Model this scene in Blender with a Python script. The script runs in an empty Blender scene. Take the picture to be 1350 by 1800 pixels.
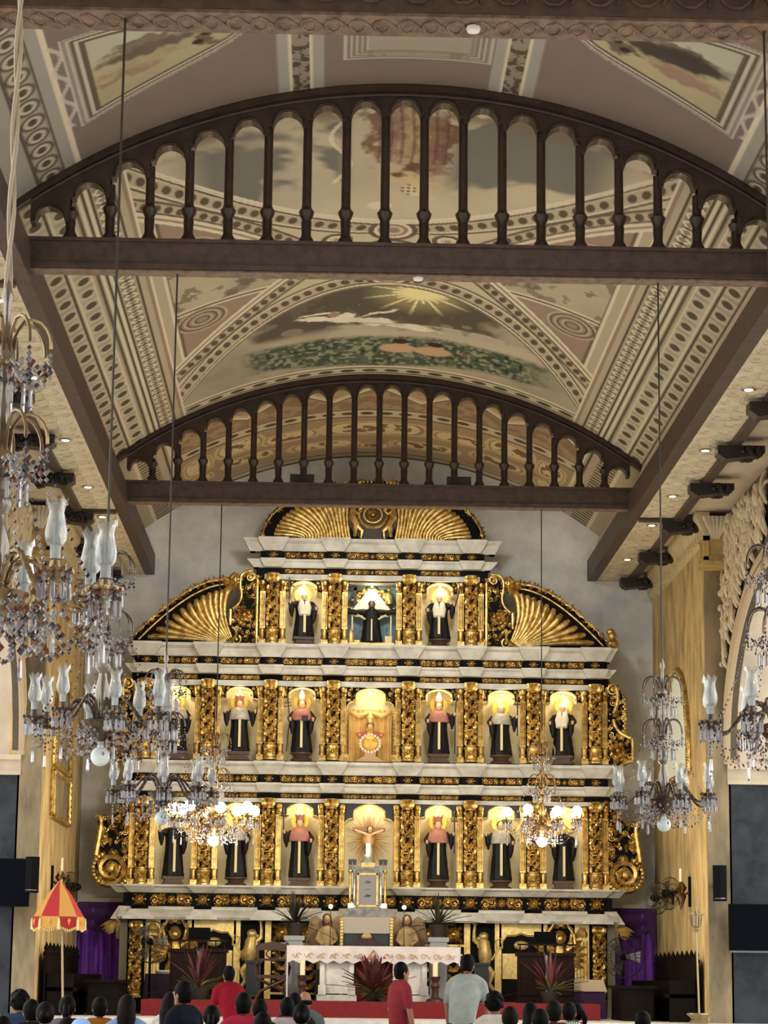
import bpy, bmesh, math, random
import numpy as np
from mathutils import Matrix, Vector, Euler
random.seed(7); np.random.seed(7)
PI = math.pi
scene = bpy.context.scene
COL = scene.collection

# ------------------------------------------------------------------ camera
def set_camera():
    yaw, pitch, roll, fpx = .0215, .1938, .0115, 4210.
    F = Vector((math.sin(yaw)*math.cos(pitch), math.cos(yaw)*math.cos(pitch), math.sin(pitch)))
    R0 = Vector((math.cos(yaw), -math.sin(yaw), 0)); U0 = R0.cross(F)
    R = math.cos(roll)*R0 + math.sin(roll)*U0; U = math.cos(roll)*U0 - math.sin(roll)*R0
    cd = bpy.data.cameras.new('camera'); co = bpy.data.objects.new('camera', cd); COL.objects.link(co)
    M = Matrix(((R.x, U.x, -F.x, 0), (R.y, U.y, -F.y, 0), (R.z, U.z, -F.z, 1.4), (0, 0, 0, 1)))
    co.matrix_world = M
    cd.sensor_fit = 'HORIZONTAL'; cd.sensor_width = 36; cd.lens = fpx/1350*36
    cd.clip_start = .1; cd.clip_end = 300
    scene.camera = co
set_camera()
# ------------------------------------------------------------------ light
wd = bpy.data.worlds.new('world'); scene.world = wd; wd.use_nodes = True
bg = wd.node_tree.nodes['Background']; bg.inputs[0].default_value = (1.0, .965, .90, 1); bg.inputs[1].default_value = 1.6
scene.view_settings.view_transform = 'Standard'; scene.view_settings.look = 'None'
scene.view_settings.gamma = 1; scene.view_settings.use_curve_mapping = False
scene.view_settings.exposure = 0.88

XC = .74            # nave axis
def lin(c):
    c = np.asarray(c, float)/255.
    return np.where(c <= .04045, c/12.92, ((c+.055)/1.055)**2.4)
def L4(c): return tuple(lin(c)) + (1,)

# ------------------------------------------------------------------ materials
MATS = {}
def mat(name, rgb, rough=.6, metal=0., noise=0., nscale=4., bump=0., bscale=20., emit=None, estr=0., trans=0., rgb2=None, stretch=None, spec=.5, alpha=1., sheen=0.):
    if name in MATS: return MATS[name]
    m = bpy.data.materials.new(name); m.use_nodes = True; nt = m.node_tree
    b = nt.nodes['Principled BSDF']
    b.inputs['Base Color'].default_value = L4(rgb); b.inputs['Roughness'].default_value = rough; b.inputs['Metallic'].default_value = metal
    b.inputs['Specular IOR Level'].default_value = spec
    if trans: b.inputs['Transmission Weight'].default_value = trans
    if alpha < 1: b.inputs['Alpha'].default_value = alpha
    if emit: b.inputs['Emission Color'].default_value = L4(emit); b.inputs['Emission Strength'].default_value = estr
    if noise or bump:
        tc = nt.nodes.new('ShaderNodeTexCoord'); mp = nt.nodes.new('ShaderNodeMapping')
        nt.links.new(tc.outputs['Object'], mp.inputs[0])
        if stretch: mp.inputs['Scale'].default_value = stretch
    if noise:
        n = nt.nodes.new('ShaderNodeTexNoise'); n.inputs['Scale'].default_value = nscale; n.inputs['Detail'].default_value = 6; n.inputs['Roughness'].default_value = .62
        nt.links.new(mp.outputs[0], n.inputs['Vector'])
        cr = nt.nodes.new('ShaderNodeValToRGB')
        c1 = np.array(lin(rgb)); c2 = np.array(lin(rgb2)) if rgb2 is not None else c1*(1-noise)
        cr.color_ramp.elements[0].position = .36; cr.color_ramp.elements[1].position = .62
        cr.color_ramp.elements[0].color = tuple(c2)+(1,); cr.color_ramp.elements[1].color = tuple(c1)+(1,)
        nt.links.new(n.outputs['Fac'], cr.inputs[0]); nt.links.new(cr.outputs[0], b.inputs['Base Color'])
    if bump:
        n2 = nt.nodes.new('ShaderNodeTexNoise'); n2.inputs['Scale'].default_value = bscale; n2.inputs['Detail'].default_value = 4
        nt.links.new(mp.outputs[0], n2.inputs['Vector'])
        bp = nt.nodes.new('ShaderNodeBump'); bp.inputs['Strength'].default_value = bump; bp.inputs['Distance'].default_value = .02
        nt.links.new(n2.outputs['Fac'], bp.inputs['Height']); nt.links.new(bp.outputs[0], b.inputs['Normal'])
    MATS[name] = m
    return m
def attr_mat(name, rough=.7):
    m = bpy.data.materials.new(name); m.use_nodes = True; nt = m.node_tree; b = nt.nodes['Principled BSDF']
    b.inputs['Roughness'].default_value = rough; b.inputs['Specular IOR Level'].default_value = .2
    a = nt.nodes.new('ShaderNodeAttribute'); a.attribute_name = 'paint'
    nt.links.new(a.outputs['Color'], b.inputs['Base Color'])
    return m
GOLD = mat('gold_leaf', (236, 206, 130), .27, .82, noise=.3, nscale=9, rgb2=(158, 122, 62), bump=.25, bscale=60)
GOLDP = mat('gold_paint', (236, 214, 146), .42, .6, noise=.3, nscale=14, rgb2=(206, 176, 106))
BLACKP = mat('black_paint', (9, 9, 10), .55, 0, noise=.3, nscale=6, rgb2=(17, 17, 18), spec=.08)
STONE = mat('pale_painted_wood', (214, 213, 206), .55, 0, noise=.2, nscale=3, rgb2=(182, 180, 172), bump=.1, bscale=30)
PLASTER = mat('altar_wall_plaster', (242, 243, 242), .85, 0, noise=.3, nscale=.8, rgb2=(196, 201, 206), bump=.15, bscale=8)
DARKW = mat('dark_stained_wood', (62, 46, 40), .38, 0, noise=.4, nscale=5, rgb2=(44, 32, 29), bump=.2, bscale=30)
DARKW2 = mat('dark_beam_carved_wood', (78, 62, 56), .5, 0, noise=.4, nscale=7, rgb2=(58, 46, 42), bump=.3, bscale=26)
SOFF = mat('cream_embossed_panel', (214, 204, 182), .6, 0, noise=.15, nscale=3, rgb2=(190, 178, 152))
OCHRE = mat('ochre_limewash', (208, 180, 124), .8, 0, noise=.4, nscale=2.6, rgb2=(146, 126, 92), stretch=(1, 1, .4), bump=.15, bscale=12)
TANP = mat('tan_limewash', (150, 134, 104), .75, 0, noise=.4, nscale=3, rgb2=(104, 94, 74), stretch=(1, 1, .3))
MARB = mat('dark_grey_marble', (58, 64, 72), .5, 0, noise=.4, nscale=2.6, rgb2=(40, 44, 50), spec=.12)
CREAMW = mat('cream_plaster', (204, 192, 172), .8, 0, noise=.2, nscale=1.6, rgb2=(184, 172, 152))
SKIN = mat('skin', (150, 104, 78), .55)
WHITE = mat('white_marble', (226, 224, 218), .35, 0, noise=.15, nscale=4, rgb2=(196, 196, 194))
RED = mat('red_carpet', (112, 9, 20), .9, 0, noise=.25, nscale=12)
BLACKPL = mat('black_plastic', (12, 13, 16), .5, spec=.05)
BRASS = mat('antique_brass', (150, 120, 74), .3, .9, noise=.4, nscale=20, rgb2=(94, 76, 52))
PEWTER = mat('pewter_metal', (98, 88, 80), .3, .85, noise=.3, nscale=20, rgb2=(70, 64, 60))

# ------------------------------------------------------------------ mesh builder
class MB:
    def __init__(s): s.v = []; s.f = []; s.m = []; s.cm = 0
    def add(s, vs, fs):
        o = len(s.v); s.v += [tuple(p) for p in vs]
        for f in fs: s.f.append(tuple(i+o for i in f)); s.m.append(s.cm)
        return s
    def box(s, x0, x1, y0, y1, z0, z1): return s.frus((x0, x1, y0, y1), z0, (x0, x1, y0, y1), z1)
    def frus(s, a, z0, b, z1):
        v = [(a[0], a[2], z0), (a[1], a[2], z0), (a[1], a[3], z0), (a[0], a[3], z0), (b[0], b[2], z1), (b[1], b[2], z1), (b[1], b[3], z1), (b[0], b[3], z1)]
        return s.add(v, [(3, 2, 1, 0), (4, 5, 6, 7), (0, 1, 5, 4), (1, 2, 6, 5), (2, 3, 7, 6), (3, 0, 4, 7)])
    def prism(s, poly, fa, fb):
        n = len(poly); v = [fa(*p) for p in poly] + [fb(*p) for p in poly]
        return s.add(v, [tuple(range(n))[::-1], tuple(range(n, 2*n))] + [(i, (i+1) % n, n+(i+1) % n, n+i) for i in range(n)])
    def prismx(s, poly, x0, x1): return s.prism(poly, lambda y, z: (x0, y, z), lambda y, z: (x1, y, z))
    def prismy(s, poly, y0, y1): return s.prism(poly, lambda x, z: (x, y0, z), lambda x, z: (x, y1, z))
    def prismz(s, poly, z0, z1): return s.prism(poly, lambda x, y: (x, y, z0), lambda x, y: (x, y, z1))
    def tube(s, pts, rad, n=6, caps=True):
        pts = [Vector(p) for p in pts]; k = len(pts)
        if not hasattr(rad, '__len__'): rad = [rad]*k
        vs = []; nrm = None
        for i, p in enumerate(pts):
            t = (pts[min(i+1, k-1)] - pts[max(i-1, 0)])
            t = t.normalized() if t.length > 1e-9 else Vector((0, 0, 1))
            if nrm is None:
                a = Vector((0, 1, 0)) if abs(t.y) < .9 else Vector((1, 0, 0)); nrm = t.cross(a).normalized()
            else:
                nrm = (nrm - t*nrm.dot(t)); nrm = nrm.normalized() if nrm.length > 1e-6 else t.orthogonal().normalized()
            b = t.cross(nrm)
            for j in range(n):
                a = 2*PI*j/n; vs.append(p + (nrm*math.cos(a) + b*math.sin(a))*rad[i])
        fs = [(i*n+j, i*n+(j+1) % n, (i+1)*n+(j+1) % n, (i+1)*n+j) for i in range(k-1) for j in range(n)]
        if caps: fs += [tuple(range(n))[::-1], tuple(range((k-1)*n, k*n))]
        return s.add(vs, fs)
    def lathe(s, prof, n=16, c=(0, 0, 0), sx=1., sy=1., mod=None):
        vs = []; k = len(prof)
        for r, z in prof:
            for j in range(n):
                a = 2*PI*j/n; q = r*(mod(a, z) if mod else 1)
                vs.append((c[0]+q*sx*math.cos(a), c[1]+q*sy*math.sin(a), c[2]+z))
        fs = [(i*n+j, i*n+(j+1) % n, (i+1)*n+(j+1) % n, (i+1)*n+j) for i in range(k-1) for j in range(n)]
        fs += [tuple(range(n))[::-1], tuple(range((k-1)*n, k*n))]
        return s.add(vs, fs)
    def ball(s, c, r, n=8, m=5, sc=(1, 1, 1)):
        prof = [(max(1e-4, math.sin(PI*i/m)), -math.cos(PI*i/m)) for i in range(m+1)]
        vs = []
        for rr, z in prof:
            for j in range(n):
                a = 2*PI*j/n; vs.append((c[0]+r*sc[0]*rr*math.cos(a), c[1]+r*sc[1]*rr*math.sin(a), c[2]+r*sc[2]*z))
        fs = [(i*n+j, i*n+(j+1) % n, (i+1)*n+(j+1) % n, (i+1)*n+j) for i in range(m) for j in range(n)]
        return s.add(vs, fs)
    def bead(s, c, r):        # cheap octahedral bead
        x, y, z = c
        return s.add([(x+r, y, z), (x, y+r, z), (x-r, y, z), (x, y-r, z), (x, y, z+r*1.15), (x, y, z-r*1.15)],
                     [(0, 1, 4), (1, 2, 4), (2, 3, 4), (3, 0, 4), (1, 0, 5), (2, 1, 5), (3, 2, 5), (0, 3, 5)])
    def merge(s, o, M=None, fn=None):
        vs = o.v
        if M is not None: vs = [tuple(M @ Vector(p)) for p in vs]
        if fn: vs = [fn(*p) for p in vs]
        off = len(s.v); s.v += vs
        s.f += [tuple(i+off for i in f) for f in o.f]; s.m += o.m
        return s
    def mesh(s, name, mats, smooth=True, ang=40):
        me = bpy.data.meshes.new(name); me.from_pydata(s.v, [], s.f)
        for m in (mats if isinstance(mats, (list, tuple)) else [mats]): me.materials.append(m)
        if any(s.m): me.polygons.foreach_set('material_index', s.m)
        if smooth:
            me.polygons.foreach_set('use_smooth', [True]*len(me.polygons))
            if ang < 180:
                try: me.set_sharp_from_angle(angle=math.radians(ang))
                except Exception: pass
        me.update(); return me
    def obj(s, name, mats, parent=None, loc=None, smooth=True, ang=40):
        return link(name, s.mesh(name, mats, smooth, ang), parent, loc)
def link(name, data, parent=None, loc=None, rot=None, sc=None):
    o = bpy.data.objects.new(name, data); COL.objects.link(o)
    if parent is not None: o.parent = parent
    if loc is not None: o.location = loc
    if rot is not None: o.rotation_euler = rot
    if sc is not None: o.scale = sc
    return o
def thing(name, label, cat, loc=(0, 0, 0), rz=0, group=None):
    o = link(name, None, None, loc, (0, 0, rz)); o.empty_display_size = .1
    return tag(o, label, cat, group)
def tag(o, label, cat, group=None):
    o['label'] = label; o['category'] = cat
    if group: o['group'] = group
    return o
def struct(o): o['kind'] = 'structure'; return o
def dup(o, parent=None, loc=None, rot=None):
    c = o.copy(); COL.objects.link(c); c.parent = parent
    if loc is not None: c.location = loc
    if rot is not None: c.rotation_euler = rot
    for ch in list(o.children): dup(ch, c)
    return c
def lamp(name, kind, loc, energy, color=(1, .9, .7), size=.05, parent=None, **kw):
    d = bpy.data.lights.new(name, kind); d.energy = energy; d.color = color
    if kind != 'SUN': d.shadow_soft_size = size
    for k, v in kw.items(): setattr(d, k, v)
    return link(name, d, parent, loc)
def remesh(mb, voxel, smooth_it=2):
    me = mb.mesh('tmp', [], True, 180); o = link('tmp', me)
    md = o.modifiers.new('r', 'REMESH'); md.mode = 'VOXEL'; md.voxel_size = voxel
    if smooth_it:
        sm = o.modifiers.new('s', 'SMOOTH'); sm.factor = .5; sm.iterations = smooth_it
    dg = bpy.context.evaluated_depsgraph_get(); ev = o.evaluated_get(dg)
    out = bpy.data.meshes.new_from_object(ev)
    bpy.data.objects.remove(o); bpy.data.meshes.remove(me)
    out.polygons.foreach_set('use_smooth', [True]*len(out.polygons))
    return out
# ================================================================== structure
HW, ZS, RISE = 4.38, 9.8, 1.5
RV = (HW**2+RISE**2)/(2*RISE); ZCV = ZS+RISE-RV
def vz(u): return ZCV + np.sqrt(RV*RV-np.asarray(u, float)**2)
ZB = 8.95           # soffit level
WY = 45.0           # altar wall
YB1, YB2, YB3 = 18.2, 25.5, 38.6
ZP1, ZP2 = .82, 1.08

# floor and platforms
struct(MB().box(-30, 32, -14, 52, -.2, 0).obj('floor', mat('pale_marble_floor', (214, 206, 192), .3, noise=.2, nscale=3)))
struct(MB().box(-5.4, 6.9, -12.3, -12, 0, 9.4).obj('wall_rear', mat('rear_wall_paint', (150, 140, 124), .8)))
for _s, _n in ((-1, 'left'), (1, 'right')):
    _a, _b = sorted((XC+_s*5.72, XC+_s*6.1))
    struct(MB().box(_a, _b, -12, 31.6, 7.6, 9.4).box(_a, _b, -12, 2, 0, 7.6).obj('wall_nave_'+_n, CREAMW))
struct(MB().box(-5.4, 6.9, -12, 18.1, 9.3, 9.5).obj('ceiling_nave_flat', CREAMW))
struct(MB().box(XC-9, XC+9, 37.6, WY, 0, ZP1).obj('floor_sanctuary', WHITE))
struct(MB().box(XC-3.75, XC+3.75, 39.9, 43.2, ZP1, ZP2).obj('floor_carpet_step', RED))
struct(MB().box(XC-2.6, XC+2.6, 36.9, 37.6, 0, .55).box(XC-2.6, XC+2.6, 36.2, 36.9, 0, .28).obj('floor_steps', RED))
# altar wall
struct(MB().box(-16, 18, WY, WY+.3, 0, 12.5).obj('wall_back', PLASTER))

# ---- painted vault -------------------------------------------------
_tab = np.random.rand(64, 64)
def vnoise(x, y):
    xi = np.floor(x).astype(int); yi = np.floor(y).astype(int); fx = x-xi; fy = y-yi
    fx = fx*fx*(3-2*fx); fy = fy*fy*(3-2*fy)
    g = lambda a, b: _tab[a % 64, b % 64]
    return (g(xi, yi)*(1-fx)+g(xi+1, yi)*fx)*(1-fy) + (g(xi, yi+1)*(1-fx)+g(xi+1, yi+1)*fx)*fy
def fbm(x, y, o=4):
    s = 0; a = .5; t = 0
    for i in range(o): s = s+a*vnoise(x*2**i+17*i, y*2**i+5*i); t += a; a *= .55
    return s/t
def ss(a, b, x): t = np.clip((x-a)/(b-a), 0, 1); return t*t*(3-2*t)
def band(x, c, w, e=.012): return 1-ss(w, w+e, np.abs(x-c))
def over(col, m, c):
    m = np.clip(m, 0, 1)[..., None]; return col*(1-m) + np.asarray(c)*m
WARP = [0, 0]
def ell(x, y, cx, cy, rx, ry, ang=0, e=.15, warp=0):
    dx, dy = x-cx, y-cy
    if warp: dx = dx+WARP[0]*warp; dy = dy+WARP[1]*warp
    c, s = math.cos(ang), math.sin(ang)
    return 1-ss(1-e, 1+e, np.sqrt(((dx*c+dy*s)/rx)**2+((-dx*s+dy*c)/ry)**2))
def per(x, p): return (x/p - np.floor(x/p)) - .5
CREAM, CREAM2, BROWN, DK, HI, GREY = (lin((204, 191, 160)), lin((186, 174, 146)), lin((160, 136, 116)), lin((92, 80, 64)), lin((224, 213, 186)), lin((112, 108, 100)))
def side_mould(col, u, Y):
    au = np.abs(u)
    zone = ss(3.2, 3.215, au)
    col = over(col, zone, CREAM2)
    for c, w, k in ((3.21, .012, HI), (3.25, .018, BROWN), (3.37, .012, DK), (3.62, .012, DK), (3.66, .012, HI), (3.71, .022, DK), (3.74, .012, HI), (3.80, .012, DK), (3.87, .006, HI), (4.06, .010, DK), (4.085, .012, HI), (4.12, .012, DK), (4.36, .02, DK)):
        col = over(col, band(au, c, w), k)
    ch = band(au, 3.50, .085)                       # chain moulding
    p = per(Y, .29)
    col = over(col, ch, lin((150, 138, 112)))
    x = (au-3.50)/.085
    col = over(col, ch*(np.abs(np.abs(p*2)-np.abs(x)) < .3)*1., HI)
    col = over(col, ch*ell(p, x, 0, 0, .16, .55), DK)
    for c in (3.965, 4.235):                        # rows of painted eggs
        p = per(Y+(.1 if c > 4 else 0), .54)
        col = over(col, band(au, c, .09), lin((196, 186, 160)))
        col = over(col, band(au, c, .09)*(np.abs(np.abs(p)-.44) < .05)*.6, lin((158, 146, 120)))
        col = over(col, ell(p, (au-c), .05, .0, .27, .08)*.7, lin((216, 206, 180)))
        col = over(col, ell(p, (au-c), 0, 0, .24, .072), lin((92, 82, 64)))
    return col
def paint_mid(u, Y):
    au = np.abs(u); v = Y-31.9; av = np.abs(v)
    n1 = fbm(u*1.2+5, Y*.8); n2 = fbm(u*4, Y*3+9)
    WARP[0] = (fbm(u*5+3, Y*3.5)-.5)*.5; WARP[1] = (fbm(u*5+31, Y*3.5+7)-.5)*.8
    col = np.ones(u.shape+(3,))*CREAM
    lun = av - (1.45+.42*au**2)                      # >0 inside a lunette
    d2 = (av-(1.78*au-1.75))/2.04                    # <0 inside a side triangle
    # band between lunette and triangle
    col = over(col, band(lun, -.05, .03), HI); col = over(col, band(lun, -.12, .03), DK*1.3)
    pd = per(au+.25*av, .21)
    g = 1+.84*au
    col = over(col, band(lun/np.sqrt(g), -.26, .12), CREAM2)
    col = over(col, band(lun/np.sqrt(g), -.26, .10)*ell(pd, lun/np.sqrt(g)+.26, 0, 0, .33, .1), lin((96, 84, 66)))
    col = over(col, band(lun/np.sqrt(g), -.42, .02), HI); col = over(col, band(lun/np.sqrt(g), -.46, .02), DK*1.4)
    t3 = (au < 3.2)
    col = over(col, t3*band(d2, .13, .085), CREAM2)
    pd2 = per(au+.3*av, .20)
    col = over(col, t3*band(d2, .13, .085)*ell(pd2, d2-.13, 0, 0, .34, .075), lin((96, 84, 66)))
    for c, w, k in ((.25, .02, DK*1.5), (.03, .015, DK*1.5), (-.02, .025, HI), (-.08, .015, BROWN), (-.14, .03, HI)):
        col = over(col, t3*band(d2, c, w), k)
    tri = t3*(d2 < -.17)
    col = over(col, tri*1., BROWN)
    col = over(col, tri*ss(3.05, 3.07, au), CREAM2); col = over(col, tri*band(au, 3.05, .015), HI); col = over(col, tri*band(au, 3.0, .012), DK*1.4)
    fr = tri*(au < 3.0)
    pic = fr*(av < .95)
    sk = CREAM*.95*(1-n1[..., None]*.5) + lin((120, 108, 92))*n1[..., None]*.5
    sk = np.where((n2+.25*n1 > .74)[..., None], lin((140, 126, 104)), sk)
    col = np.where(((pic > 0))[..., None], sk, col)
    col = over(col, pic*ell(au, v, 2.2, .6, .35, .35)*(n2 > .5)*.6, lin((104, 96, 86)))
    col = over(col, fr*band(av, .95, .03), HI); col = over(col, fr*band(av, 1.02, .02), DK*1.4); col = over(col, fr*band(av, 1.1, .02), HI)
    for rr in (.34, .24, .13):
        r = np.sqrt(((au-2.68)/1.)**2+((av-1.62)/1.5)**2)
        col = over(col, fr*band(r, rr, .018), CREAM2); col = over(col, fr*band(r, rr-.03, .012), DK*1.4)
    # crown medallion and small spirals
    for cu, cv, R in ((0, 1.1, .30), (0, -1.1, .30), (.75, .75, .18), (.75, -.75, .18), (0, 0, .5)):
        r = np.sqrt((au-cu)**2+((v-cv)/1.3)**2)
        ok = (lun < -.1)*(d2 > .2)
        col = over(col, ok*band(r, R, .03), DK*1.3); col = over(col, ok*band(r, R-.07, .02), HI); col = over(col, ok*(r < R-.1)*1., BROWN); col = over(col, ok*band(r, R*.4, .02), CREAM)
    # --- far lunette: night sky, sun, cloud, foliage
    far = (lun > 0)*(v > 0)
    c = np.ones(u.shape+(3,))*lin((188, 176, 150))*(1.05-.45*n1[..., None])
    sky = ss(.42, .5, .55+.45*(1-np.abs(u+.15)/2.1)-.35*(n1)) * (1-ss(35.55, 35.95, Y+.35*(n1-.5)))
    c = over(c, sky, lin((92, 84, 72))*1.0)
    c = over(c, sky*(n2 > .66), lin((106, 97, 83))); c = over(c, sky*(vnoise(u*60, Y*40) > .985), lin((200, 190, 160)))
    for (a, b, r1, r2) in ((-1.42, 35.55, .17, .2), (-.55, 35.5, .12, .14), (.95, 35.35, .1, .12), (1.25, 35.2, .08, .1), (-1.05, 35.0, .08, .12)):
        c = over(c, ell(u, Y, a, b, r1, r2)*.8, lin((150, 138, 112)))
    cl = ss(.35, .6, n2+.35*(1-np.abs(Y-36.0)/.5))*(np.abs(Y-35.95) < .55)*ss(.2, .5, 1.2-np.abs(u-.9)/2)
    c = over(c, cl*.85, lin((196, 184, 160)))
    lf = fbm(u*9, Y*5, 3); lf2 = vnoise(u*16, Y*9)
    green = ss(36.05, 36.35, Y+.25*(n1-.5))*(1-ss(37.75, 38.0, Y+.25*np.abs(u)-.3*n1))*(1-ss(1.9, 2.7, np.abs(u-.25)+.5*(n1-.5)))
    c = over(c, green, lin((96, 108, 84)))
    c = over(c, green*(lf > .5), lin((70, 86, 70))); c = over(c, green*(lf2 > .66), lin((146, 152, 124))); c = over(c, green*(lf2 < .14), lin((46, 52, 44)))
    for (a, b) in ((.24, 36.75), (.80, 36.78)):
        c = over(c, ell(u, Y, a, b+.12, .3, .26), lin((206, 166, 128))); c = over(c, ell(u, Y, a+.05, b-.14, .11, .2), lin((204, 160, 120))); c = over(c, ell(u, Y, a+.03, b-.3, .13, .14), lin((60, 44, 34)))
    c = over(c, ell(u, Y, 1.28, 36.5+.2, .05, .07), lin((150, 70, 60)))
    # sun
    du, dy = u-.49, (Y-33.72)*.75; r = np.sqrt(du**2+dy**2); th = np.arctan2(dy, du)
    rays = (np.cos(th*22) > .55)*(r < .9*(.72+.28*np.cos(th*11)))
    c = over(c, (1-ss(.25, .95, r))*.55, lin((206, 190, 120)))
    c = over(c, rays*(1-ss(.3, 1.0, r)), lin((250, 240, 190)))
    c = over(c, ell(u, Y, .49, 33.72, .36, .36, 0, .4), lin((248, 238, 160)))
    # flying pale figure
    for (a, b, r1, r2, an) in ((-.95, 35.02, .42, .10, .25), (-.62, 35.0, .16, .2, .3), (-.35, 35.25, .5, .15, .22), (.2, 35.5, .55, .13, .16), (.55, 35.68, .35, .06, .1), (-.1, 34.85, .35, .05, -.5), (-1.0, 34.75, .3, .06, -.1)):
        c = over(c, ell(u, Y, a, b, r1, r2, an, .2, .35), lin((232, 224, 204))*(.85+.3*n2[..., None]))
    c = over(c, ell(u, Y, -.78, 34.85, .09, .13), lin((176, 140, 108)))
    c = over(c, ell(u, Y, -.05, 35.45, .4, .03, .2)*.6, lin((150, 138, 120)))
    col = np.where((far > 0)[..., None], c, col)
    col = over(col, far*band(lun, .05, .03), lin((128, 116, 94)))
    ab = (v > 6.1)*1.
    col = over(col, ab, CREAM); col = over(col, ab*band(v, 6.14, .03), HI); col = over(col, ab*band(v, 6.22, .02), DK*1.4)
    col = over(col, ab*band(v, 6.4, .1)*ell(per(u, .36), (v-6.4), 0, 0, .34, .09), lin((88, 76, 60))); col = over(col, ab*band(v, 6.56, .03), DK*1.4)
    # --- near lunette: cloudy sky with a standing robed figure
    near = (lun > 0)*(v < 0)
    c = np.ones(u.shape+(3,))*lin((206, 194, 164))*(1.08-.35*n1[..., None])
    m = fbm(u*.9+3, Y*.9+u*.6*np.sign(u))
    bl = ss(.44, .58, m+.22*(1-np.abs(Y-27.6-.45*np.abs(np.abs(u)-1.6))/1.2))*ss(.5, .8, au)*(1-ss(2.2, 2.9, au))*ss(25.8, 26.6, Y)
    c = over(c, bl*.9, lin((108, 110, 108)))
    c = over(c, ss(.5, .62, fbm(u*2.2, Y*2.8))*(1-ss(26.2, 26.9, Y)), lin((128, 108, 84)))
    for (a, b, r1, r2, k) in ((-.22, 27.0, .16, 1.0, (138, 100, 86)), (-.02, 26.9, .1, 1.1, (158, 120, 100)), (.42, 27.4, .16, 1.2, (146, 108, 90)), (.56, 27.2, .08, .9, (124, 92, 78)), (.14, 27.0, .14, 1.2, (174, 154, 108)), (.28, 27.2, .08, 1.1, (146, 122, 84)), (.16, 28.55, .34, .35, (206, 184, 138)), (.42, 29.0, .3, .28, (214, 196, 150)), (.16, 28.2, .2, .25, (120, 84, 62))):
        c = over(c, ell(u, Y, a, b, r1, r2, 0, .3, 1), lin(k)*(.7+.6*n2[..., None]))
    fold = (np.cos(u*46+np.sin(Y*2)*1.3) > .55)*(np.abs(u-.15) < .42)*(np.abs(Y-27.1) < 1.0)
    c = over(c, fold*.5, lin((92, 54, 44)))
    c = over(c, ell(u, Y, .15, 29.1, .1, .2)*(np.cos(Y*50) > 0)*(np.cos(u*80) > -.3), lin((120, 100, 70)))
    rr = np.abs(u+.72+.12*np.sin(Y*3.3))
    c = over(c, (rr < .03)*(np.abs(Y-27.6) < 1.2)*.7, lin((236, 226, 190)))
    c = over(c, ell(u, Y, -.2, 29.75, .16, .16), HI)
    col = np.where((near > 0)[..., None], c, col)
    col = over(col, near*band(lun, .06, .05), HI)
    return side_mould(col, u, Y)
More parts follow.
